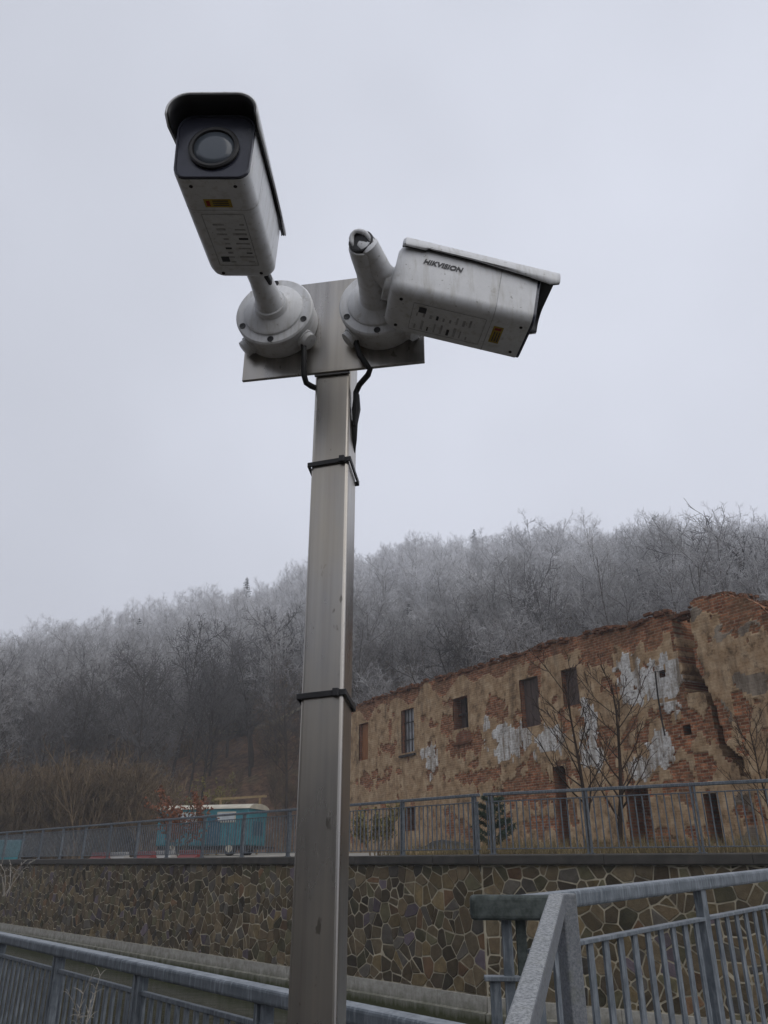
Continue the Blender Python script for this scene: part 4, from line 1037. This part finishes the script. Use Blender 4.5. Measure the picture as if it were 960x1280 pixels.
# covered woodpile
wp = ground_at(555, 24); wl = empty('covered_pile', wp, 'low pile under a dark tarpaulin at the foot of the ruin', 'pile')
mb = MB(); rings = []
r = random.Random(8)
for i in range(9):
    a = -1.6 + 3.2 * i / 8; h = .40 * (1 - (abs(a) / 1.9) ** 3) + r.uniform(-.06, .06)
    rings.append([(wp.x + ED.x * a * .9 + EN.x * q, wp.y + ED.y * a * .9 + EN.y * q, wp.z + z) for q, z in ((-.5, 0), (-.45, h * .7), (-.2, h), (.15, h * .95 + r.uniform(-.05, .05)), (.42, h * .6), (.55, 0))])
mb.loft(rings); mb.build('tarpaulin', M['dark_tarp'], wl, smooth='all')
mb = MB()
for i in range(10): mb.tube([(wp.x + EN.x * (.58 + .05 * (i % 2)) + ED.x * (-1.2 + i * .26), wp.y + EN.y * .6 + ED.y * (-1.2 + i * .26), wp.z + .08), (wp.x + EN.x * .9 + ED.x * (-1.2 + i * .26), wp.y + EN.y * .9 + ED.y * (-1.2 + i * .26), wp.z + .06)], .06, 7)
mb.build('log_ends', M['timber'], wl)
# teal skip at the far left
sp_ = ground_at(-18, 38); sk = empty('teal_container', sp_, 'low teal container behind the far left stretch of the wall railing', 'container')
rings = [[(sp_.x + WL.x * a - WL.y * q, sp_.y + WL.y * a + WL.x * q, sp_.z + z) for q, z in ((-.9, 0.05), (.9, 0.05), (1.0, .9), (-1.0, .9))] for a in (-1.9, 1.9)]
MB().loft(rings).build('body', M['teal'], sk, bevel=.03)
MB().beam((sp_.x + WL.x * -2 - WL.y * -1.0, sp_.y + WL.y * -2 + WL.x * -1.0, sp_.z + .93), (sp_.x + WL.x * 2 - WL.y * -1.0, sp_.y + WL.y * 2 + WL.x * -1.0, sp_.z + .93), .1, .08).build('rim', M['teald'], sk)

# dry frosted weeds by the near fence
def weed(px, py, Y, Hh, seed, label):
    r = random.Random(seed); base = at(px, py, Y); root = empty('dry_weed', base, label, 'weed'); mb = MB()
    for s in range(5):
        a = r.uniform(0, 6.28); p = Vector((r.gauss(0, .02), r.gauss(0, .02), 0)); d = Vector((math.cos(a) * .35, math.sin(a) * .35, 1)).normalized(); pts_ = [base + p]
        L = Hh * r.uniform(.6, 1)
        for i in range(6):
            d = (d + Vector((r.gauss(0, .13), r.gauss(0, .13), .02 - .05 * i))).normalized(); p = p + d * L / 6; pts_.append(base + p)
            if i > 1:
                for q in range(2):
                    e = (d + Vector((r.gauss(0, .8), r.gauss(0, .8), r.uniform(-.1, .5)))).normalized() * L * r.uniform(.08, .2); mb.tube([base + p, base + p + e * .6, base + p + e + Vector((0, 0, -.01))], [.002, .0014, .001], 4)
        mb.tube(pts_, [.0032, .003, .0027, .0024, .002, .0017, .0014], 5)
    mb.build('stalks', M['dryweed'], root)
weed(95, 1330, 4.9, .50, 3, 'frosted dry weed stalks in front of the near bank railing')
weed(6, 1120, 6.6, .36, 9, 'pale arching dry stalks at the left end of the near bank railing')

# ------------------------------------------------------------------ the pole with its bracket plate and two cameras
PA = Vector((-0.24555, 1.11678, EYE)); Tt = Vector((0.98437, -0.17613, 0)); Nn = Vector((-0.17613, -0.98437, 0)); Uz = Vector((0, 0, 1))
def pp(a, off, z): return PA + Tt * a + Nn * off + Uz * z       # along plate, out towards the camera, above eye
pole = empty('steel_pole', pp(.1595, -.034, -EYE), 'square stainless steel pole carrying the two surveillance cameras', 'pole')
MB().box(pp(.1595, -.035, -.36), (.0615, .06, 2.5), Tt, Nn).build('shaft', M['steel'], pole, bevel=.005, seg=3)
MB().box(pp(.1595, -.035, -1.6 + .012), (.2, .2, .02), Tt, Nn).build('base_plate', M['steel'], pole, bevel=.003)
pl = MB().box(pp(.1593, 0, .858), (.3186, .006, .197), Tt, Nn).build('bracket_plate', M['steel'], pole, bevel=.0012)
MB().beam(pp(.129, -.002, .758), pp(.190, -.002, .758), .004, .004).build('weld_seam', M['screw'], pole)
for q, z in ((.008, .002), (.012, .03)): pass
MB().lathe(pp(.1595 - .031, -.035, .448), -Tt, [(-.001, .004), (.004, .0035), (.005, .001)], 10).build('rivet', M['screw'], pole, smooth=40)
def tie(z, tilt, label):
    t = empty('cable_tie', pp(.1595, -.035, z), label, 'cable tie', 'cable ties')
    m = MB(); hw, hd = .0328, .032; c_ = [(-hw, hd), (hw, hd), (hw, -hd), (-hw, -hd)]; rings = []
    prof = ((0, -.0042), (.0028, -.0042), (.0028, .0042), (0, .0042))
    for i, (a, o) in enumerate(c_ + c_[:1]):
        nx_, ny_ = (1 if a > 0 else -1), (1 if o > 0 else -1)
        zt = z + tilt * a / hw + (0.0 if o > 0 else -.012)
        rings.append([pp(.1595 + a + nx_ * e, -.035 + o + ny_ * e, zt + h_) for e, h_ in prof])
    m.loft(rings, False, False); m.build('strap', M['black'], t, bevel=.0008, seg=1)
    MB().box(pp(.1595 + .0215, -.035 + .036, z + tilt * .65), (.009, .008, .011), Tt, Nn).build('buckle', M['black'], t, bevel=.001)
tie(.588, .003, 'upper black cable tie strapped round the steel pole'); tie(.217, .0025, 'lower black cable tie strapped round the steel pole against the hillside')

def frame_axes(yaw, pitch, roll):
    f = Vector((math.cos(yaw) * math.cos(pitch), math.sin(yaw) * math.cos(pitch), math.sin(pitch))); r_ = f.cross(Vector((0, 0, 1))).normalized(); u = r_.cross(f)
    return f, r_ * math.cos(roll) + u * math.sin(roll), u * math.cos(roll) - r_ * math.sin(roll)
CW, CH, CL = .108, .106, .221
def section(w_, h_, rb, rt, n=6):                  # rounded body section: softer at the top, slightly tapered to a flat belly
    pts_ = []
    for cx, cy, rr_, a0 in ((w_ / 2 * .955, -h_ / 2, rb, -90), (w_ / 2, h_ / 2, rt, 0), (-w_ / 2, h_ / 2, rt, 90), (-w_ / 2 * .955, -h_ / 2, rb, 180)):
        sx_ = 1 if cx > 0 else -1; sy_ = 1 if cy > 0 else -1
        for i in range(n + 1):
            a = R(a0 + 90 * i / n); pts_.append((cx - sx_ * rr_ + math.cos(a) * rr_, cy - sy_ * rr_ + math.sin(a) * rr_))
    return pts_
def bullet_camera(label, flange_a, flange_z, arm_d, rear, yaw, pitch, roll, text, stub, arm_k=1.0):
    fl = pp(flange_a, .05, flange_z)
    root = empty('surveillance_camera', pp(flange_a, .004, flange_z), label, 'camera')
    # junction box and flange
    bs = MB().lathe(pp(flange_a, .0035, flange_z), Nn, [(0, .066), (.002, .067), (.034, .066), (.0375, .063)], 56).build('junction_box', M['white'], root, smooth=35)
    f_ = MB().lathe(pp(flange_a, .0375, flange_z), Nn, [(0, .0665), (.0015, .0685), (.009, .0685), (.0115, .066), (.0118, .0525), (.0155, .0515), (.018, .048), (.0205, .036), (.024, .030), (.034, .0275)], 56).build('flange', M['white'], root, smooth=30)
    for ang in (205, 335, 268, 90):
        c_ = pp(flange_a + math.cos(R(ang)) * .0595, .0492, flange_z + math.sin(R(ang)) * .0595)
        MB().lathe(c_, Nn, [(0, .0056), (.0010, .0056), (.0008, .0050), (.0003, .001)], 14).build('screw', M['black'], f_, smooth=30)
    for ang in (222, 318):
        dr = Tt * math.cos(R(ang)) + Uz * math.sin(R(ang)); c_ = pp(flange_a, .021, flange_z) + dr * .062
        g_ = MB().lathe(c_, dr, [(0, .0165), (.008, .0165), (.009, .0145), (.017, .0145), (.0185, .011)], 18).build('cable_gland', M['white'], bs, smooth=30)
    # arm
    f, r_, u = frame_axes(yaw, pitch, roll); rear = Vector(rear)
    j = fl + Nn * arm_d + Uz * stub[0]
    b0 = fl + Nn * .018; ak = arm_k
    ring = []
    MB().tube([b0, fl + Nn * .04 + Uz * stub[0] * .25, fl + Nn * (arm_d * .62) + Uz * stub[0] * .6, j - Nn * .006, j + Nn * .008, j + Nn * .013], [.029 * ak, .0255 * ak, .0225 * ak, .0235 * ak, .0232, .021], 28).build('arm', M['white'], root, smooth=50)
    dn = (rear - j).normalized()
    sl = (dn - Nn * dn.dot(Nn)).normalized()
    kx = (Nn - Uz * .12 - sl * .15).normalized()
    MB().lathe(j + Nn * .0125 - sl * .002 + Uz * .002, kx, [(0, .0205), (.0055, .0195), (.0062, .017), (.0030, .0155), (.0028, .002)], 28).build('joint_socket', M['black'], root, smooth=40)
    nv_ = j - Nn * .034 + Tt * .0115 - Uz * .009
    MB().box(nv_, (.016, .026, .017), Tt, Nn).build('cable_notch', M['black'], root, bevel=.004)
    hood = [j + Nn * (.014 + .004 * math.sin(R(a))) + (Uz * math.sin(R(a)) - sl * math.cos(R(a))) * .0205 for a in range(-30, 171, 20)]
    MB().tube(hood, [.002] + [.0042] * (len(hood) - 2) + [.002], 8).build('joint_hood', M['white'], root, smooth='all')
    MB().tube([j + Nn * .006 - sl * .002, j + Nn * .014 + sl * .012, (j + Nn * .008).lerp(rear, .62), rear + f * .004], [.011, .0155, .017, .0185], 24).build('stub', M['white'], root, smooth=40)
    MB().lathe(rear - f * .012, f, [(0, .0245), (.002, .0265), (.010, .0265), (.014, .033)], 32).build('collar', M['white'], root, smooth=35)
    # body: lofted rounded section with chamfered rear
    def P3(a, x, y): return rear + f * a + r_ * x + u * y
    rg = []
    for a, s in ((0, .78), (.004, .88), (.012, .955), (.022, .99), (.034, 1), (CL - .001, 1), (CL, .992)):
        rg.append([P3(a, x * s, y * s) for x, y in section(CW, CH, .016, .024)])
    body = MB().loft(rg).build('body', M['white'], root, smooth=38)
    # panel joint round the body near the front
    rg = [[P3(a, x * 1.0025, y * 1.0025) for x, y in section(CW, CH, .016, .024)] for a in (CL * .735, CL * .735 + .0012)]
    MB().loft(rg, False, False).build('seam', M['faint'], body)
    # face
    se = section(CW, CH, .016, .024)
    rg = [[P3(CL + e, x * s, y * s) for x, y in se] for e, s in ((-.0005, .985), (.004, .985), (.0046, .972), (.0046, .945), (.001, .93))]
    fr = MB().loft(rg, True, True).build('front_rim', M['bezel'], root, smooth=35)
    rg = [[P3(CL + e, x * .925, y * .925) for x, y in se] for e in (.0008, .0022)]
    MB().loft(rg).build('front_glass', M['bezel'], root, smooth=35)
    lc = P3(CL, 0, -.004)
    ln = MB().lathe(lc, f, [(.001, .034), (.006, .0345), (.0075, .032), (.0072, .0285), (.004, .0275)], 48).build('lens_ring', M['black'], root, smooth=35)
    MB().lathe(lc, f, [(.003, .0276), (.0046, .0272), (.0062, .018), (.0066, .002)], 40).build('lens', M['lens'], ln, smooth='all')
    # sunshield: arched shell over the top with side wings and a front visor
    def arch(a, hw, topz, drop, rr_, th=0):
        pts_ = []; hw -= th; topz -= th; rr_ = max(.004, rr_ - th)
        pts_.append((hw, topz - drop))
        for i in range(9):
            t = R(90 * i / 8); pts_.append((hw - rr_ + math.cos(t) * rr_, topz - rr_ + math.sin(t) * rr_))
        for i in range(9):
            t = R(90 + 90 * i / 8); pts_.append((-hw + rr_ + math.cos(t) * rr_, topz - rr_ + math.sin(t) * rr_))
        pts_.append((-hw, topz - drop))
        return [P3(a, x, y) for x, y in pts_]
    st = [(.004, .8, .022), (.008, 1, .034), (.040, 1, .034), (.048, 1, .027), (CL * .55, 1, .031), (CL - .02, 1, .037), (CL + .018, 1, .043), (CL + .033, 1, .036)]
    hw0, tz0 = CW / 2 + .0065, CH / 2 + .008
    ro = [arch(a, hw0 * (1 if s == 1 else .93), tz0 * (1 if s == 1 else .98), dp, .030) for a, s, dp in st]
    ri = [arch(a, hw0 * (1 if s == 1 else .93), tz0 * (1 if s == 1 else .98), dp - .003, .030, .003) for a, s, dp in st]
    m = MB(); m.loft(ro, False, False, closed=False)
    n_ = len(ro[0])
    sh = m.build('sunshield', M['white'], root, smooth=35)
    md = sh.modifiers.new('thickness', 'SOLIDIFY'); md.thickness = .0022; md.offset = 0
    m = MB(); m.loft(ri, False, False, closed=False)
    li = m.build('shield_lining', M['black'], sh, smooth=35); md = li.modifiers.new('thickness', 'SOLIDIFY'); md.thickness = .0016; md.offset = 0
    # labels on the belly
    def belly(nm, a0, a1, x0, x1, mat, par, lift=.0004):
        hb = -CH / 2 - lift
        return MB().add([P3(a0, x0, hb), P3(a1, x0, hb), P3(a1, x1, hb), P3(a0, x1, hb), P3(a0, x0, hb + .0003), P3(a1, x0, hb + .0003), P3(a1, x1, hb + .0003), P3(a0, x1, hb + .0003)],
                        [(0, 1, 2, 3), (7, 6, 5, 4), (0, 4, 5, 1), (1, 5, 6, 2), (2, 6, 7, 3), (3, 7, 4, 0)]).build(nm, mat, par)
    yl = belly('warning_sticker', CL - .052, CL - .036, -.018, .020, M['yellow'], body)
    belly('sticker_mark', CL - .049, CL - .039, .012, .017, M['red'], yl, .0009)
    for q in range(3): belly('sticker_print', CL - .048 + q * .004, CL - .0465 + q * .004, -.014, .008, M['ink'], yl, .0009)
    lb = belly('rating_plate', .04, CL - .066, -.030, .030, M['white'], body, .0003)
    rg_ = random.Random(4)
    for a, b, x0, x1 in ((CL - .0665, CL - .0655, -.03, .03), (.040, .041, -.03, .03), (.041, CL - .067, .0295, .0305), (.041, CL - .067, -.0305, -.0295)): belly('plate_border', a, b, x0, x1, M['faint'], lb, .0009)
    for q in range(9):
        a = .048 + q * .0105
        for x0, x1 in ((-.026, -.026 + rg_.uniform(.006, .022)), (.003, .003 + rg_.uniform(.006, .022))): belly('plate_print', a, a + rg_.uniform(.0018, .0045), x0, x1, M['faint' if rg_.random() < .85 else 'ink'], lb, .0009)
    belly('plate_print', .05, .062, .012, .024, M['ink'], lb, .0012)
    for a, x in ((CL - .012, .03), (CL - .012, -.03), (.02, .03), (.02, -.03)):
        MB().lathe(P3(a, x, -CH / 2 + .0005), -u, [(0, .0028), (.0012, .0026), (.0014, .001)], 10).build('belly_screw', M['iron'], body)
    # lettering on both flanks
    for sgn in (1,):
        cu = bpy.data.curves.new('lettering', 'FONT'); cu.body = text; cu.size = .0128; cu.shear = .25; cu.offset = .0004; cu.extrude = .0002; cu.align_x = 'CENTER'; cu.align_y = 'CENTER'
        tob = bpy.data.objects.new('lettering', cu); me = bpy.data.meshes.new_from_object(tob); me.materials.clear(); me.materials.append(M['ink'])
        xd = f * sgn; nrm = r_ * sgn
        org = P3(CL * .29 + .007 * (1 if sgn > 0 else 1), sgn * (CW / 2 + .0003), CH * .09)
        tilt_n = nrm
        mat_ = Matrix((( xd.x, u.x, tilt_n.x, org.x - origin(root).x), (xd.y, u.y, tilt_n.y, org.y - origin(root).y), (xd.z, u.z, tilt_n.z, org.z - origin(root).z), (0, 0, 0, 1)))
        me.transform(mat_); o = bpy.data.objects.new('lettering', me); col.objects.link(o); o.parent = body
        tag(o, 'dark slanted maker lettering')
    return root
bullet_camera('white bullet camera pointing outward with its dark lens window and black visor lining showing', .0656, .8646, .112, (-.2205, .9556, EYE + .8985), -1.603, -.1033, .032, 'HIKVISION', (.012,), 0.84)
bullet_camera('white bullet camera turned sideways along the stream with slanted lettering on its flank', .2489, .8583, .118, (.0125, .9615, EYE + .8392), .1257, -.1886, .027, 'HIKVISION', (.0,))
# cables
cb = empty('camera_cable', pp(.1145, .02, .80), 'short black cable dropping from the junction box of the camera with the visible lens', 'cable')
MB().tube([pp(.112, .022, .818), pp(.1145, .022, .80), pp(.1155, .020, .775), pp(.1155, .016, .748), pp(.1175, .008, .738), pp(.124, -.002, .737), pp(.130, -.012, .739)], .005, 10).build('sheath', M['rubber'], cb, smooth=True)
cb = empty('camera_cable', pp(.2, .02, .80), 'black cable kinked outward below the sideways camera and running down the pole', 'cable')
MB().tube([pp(.204, .022, .816), pp(.2065, .022, .795), pp(.2115, .02, .775), pp(.222, .016, .757), pp(.228, .012, .749), pp(.223, .004, .744), pp(.205, -.012, .737), pp(.1975, -.02, .728), pp(.197, -.024, .70), pp(.195, -.027, .67), pp(.192, -.036, .645), pp(.186, -.052, .63)], .005, 10).build('sheath', M['rubber'], cb, smooth=True)
MB().tube([pp(.199, -.018, .722), pp(.198, -.022, .695), pp(.1955, -.026, .665)], [.005, .0075, .004], 8).build('tape_wrap', M['rubber'], cb, smooth=True)

# ------------------------------------------------------------------ haze
mb = MB(); mb.box((5, 40, 36.1), (350, 360, 78.4))
hz = mb.build('haze', None); tag(hz, kind='stuff')
hm = bpy.data.materials.new('winter_haze'); hm.use_nodes = True; t_ = hm.node_tree; t_.nodes.clear()
ho = t_.nodes.new('ShaderNodeOutputMaterial'); pv_ = t_.nodes.new('ShaderNodeVolumePrincipled')
pv_.inputs['Color'].default_value = (0.93, 0.95, 1.0, 1); pv_.inputs['Density'].default_value = 0.0013; pv_.inputs['Anisotropy'].default_value = 0.0
t_.links.new(pv_.outputs[0], ho.inputs['Volume'])
hz.data.materials.clear(); hz.data.materials.append(hm)
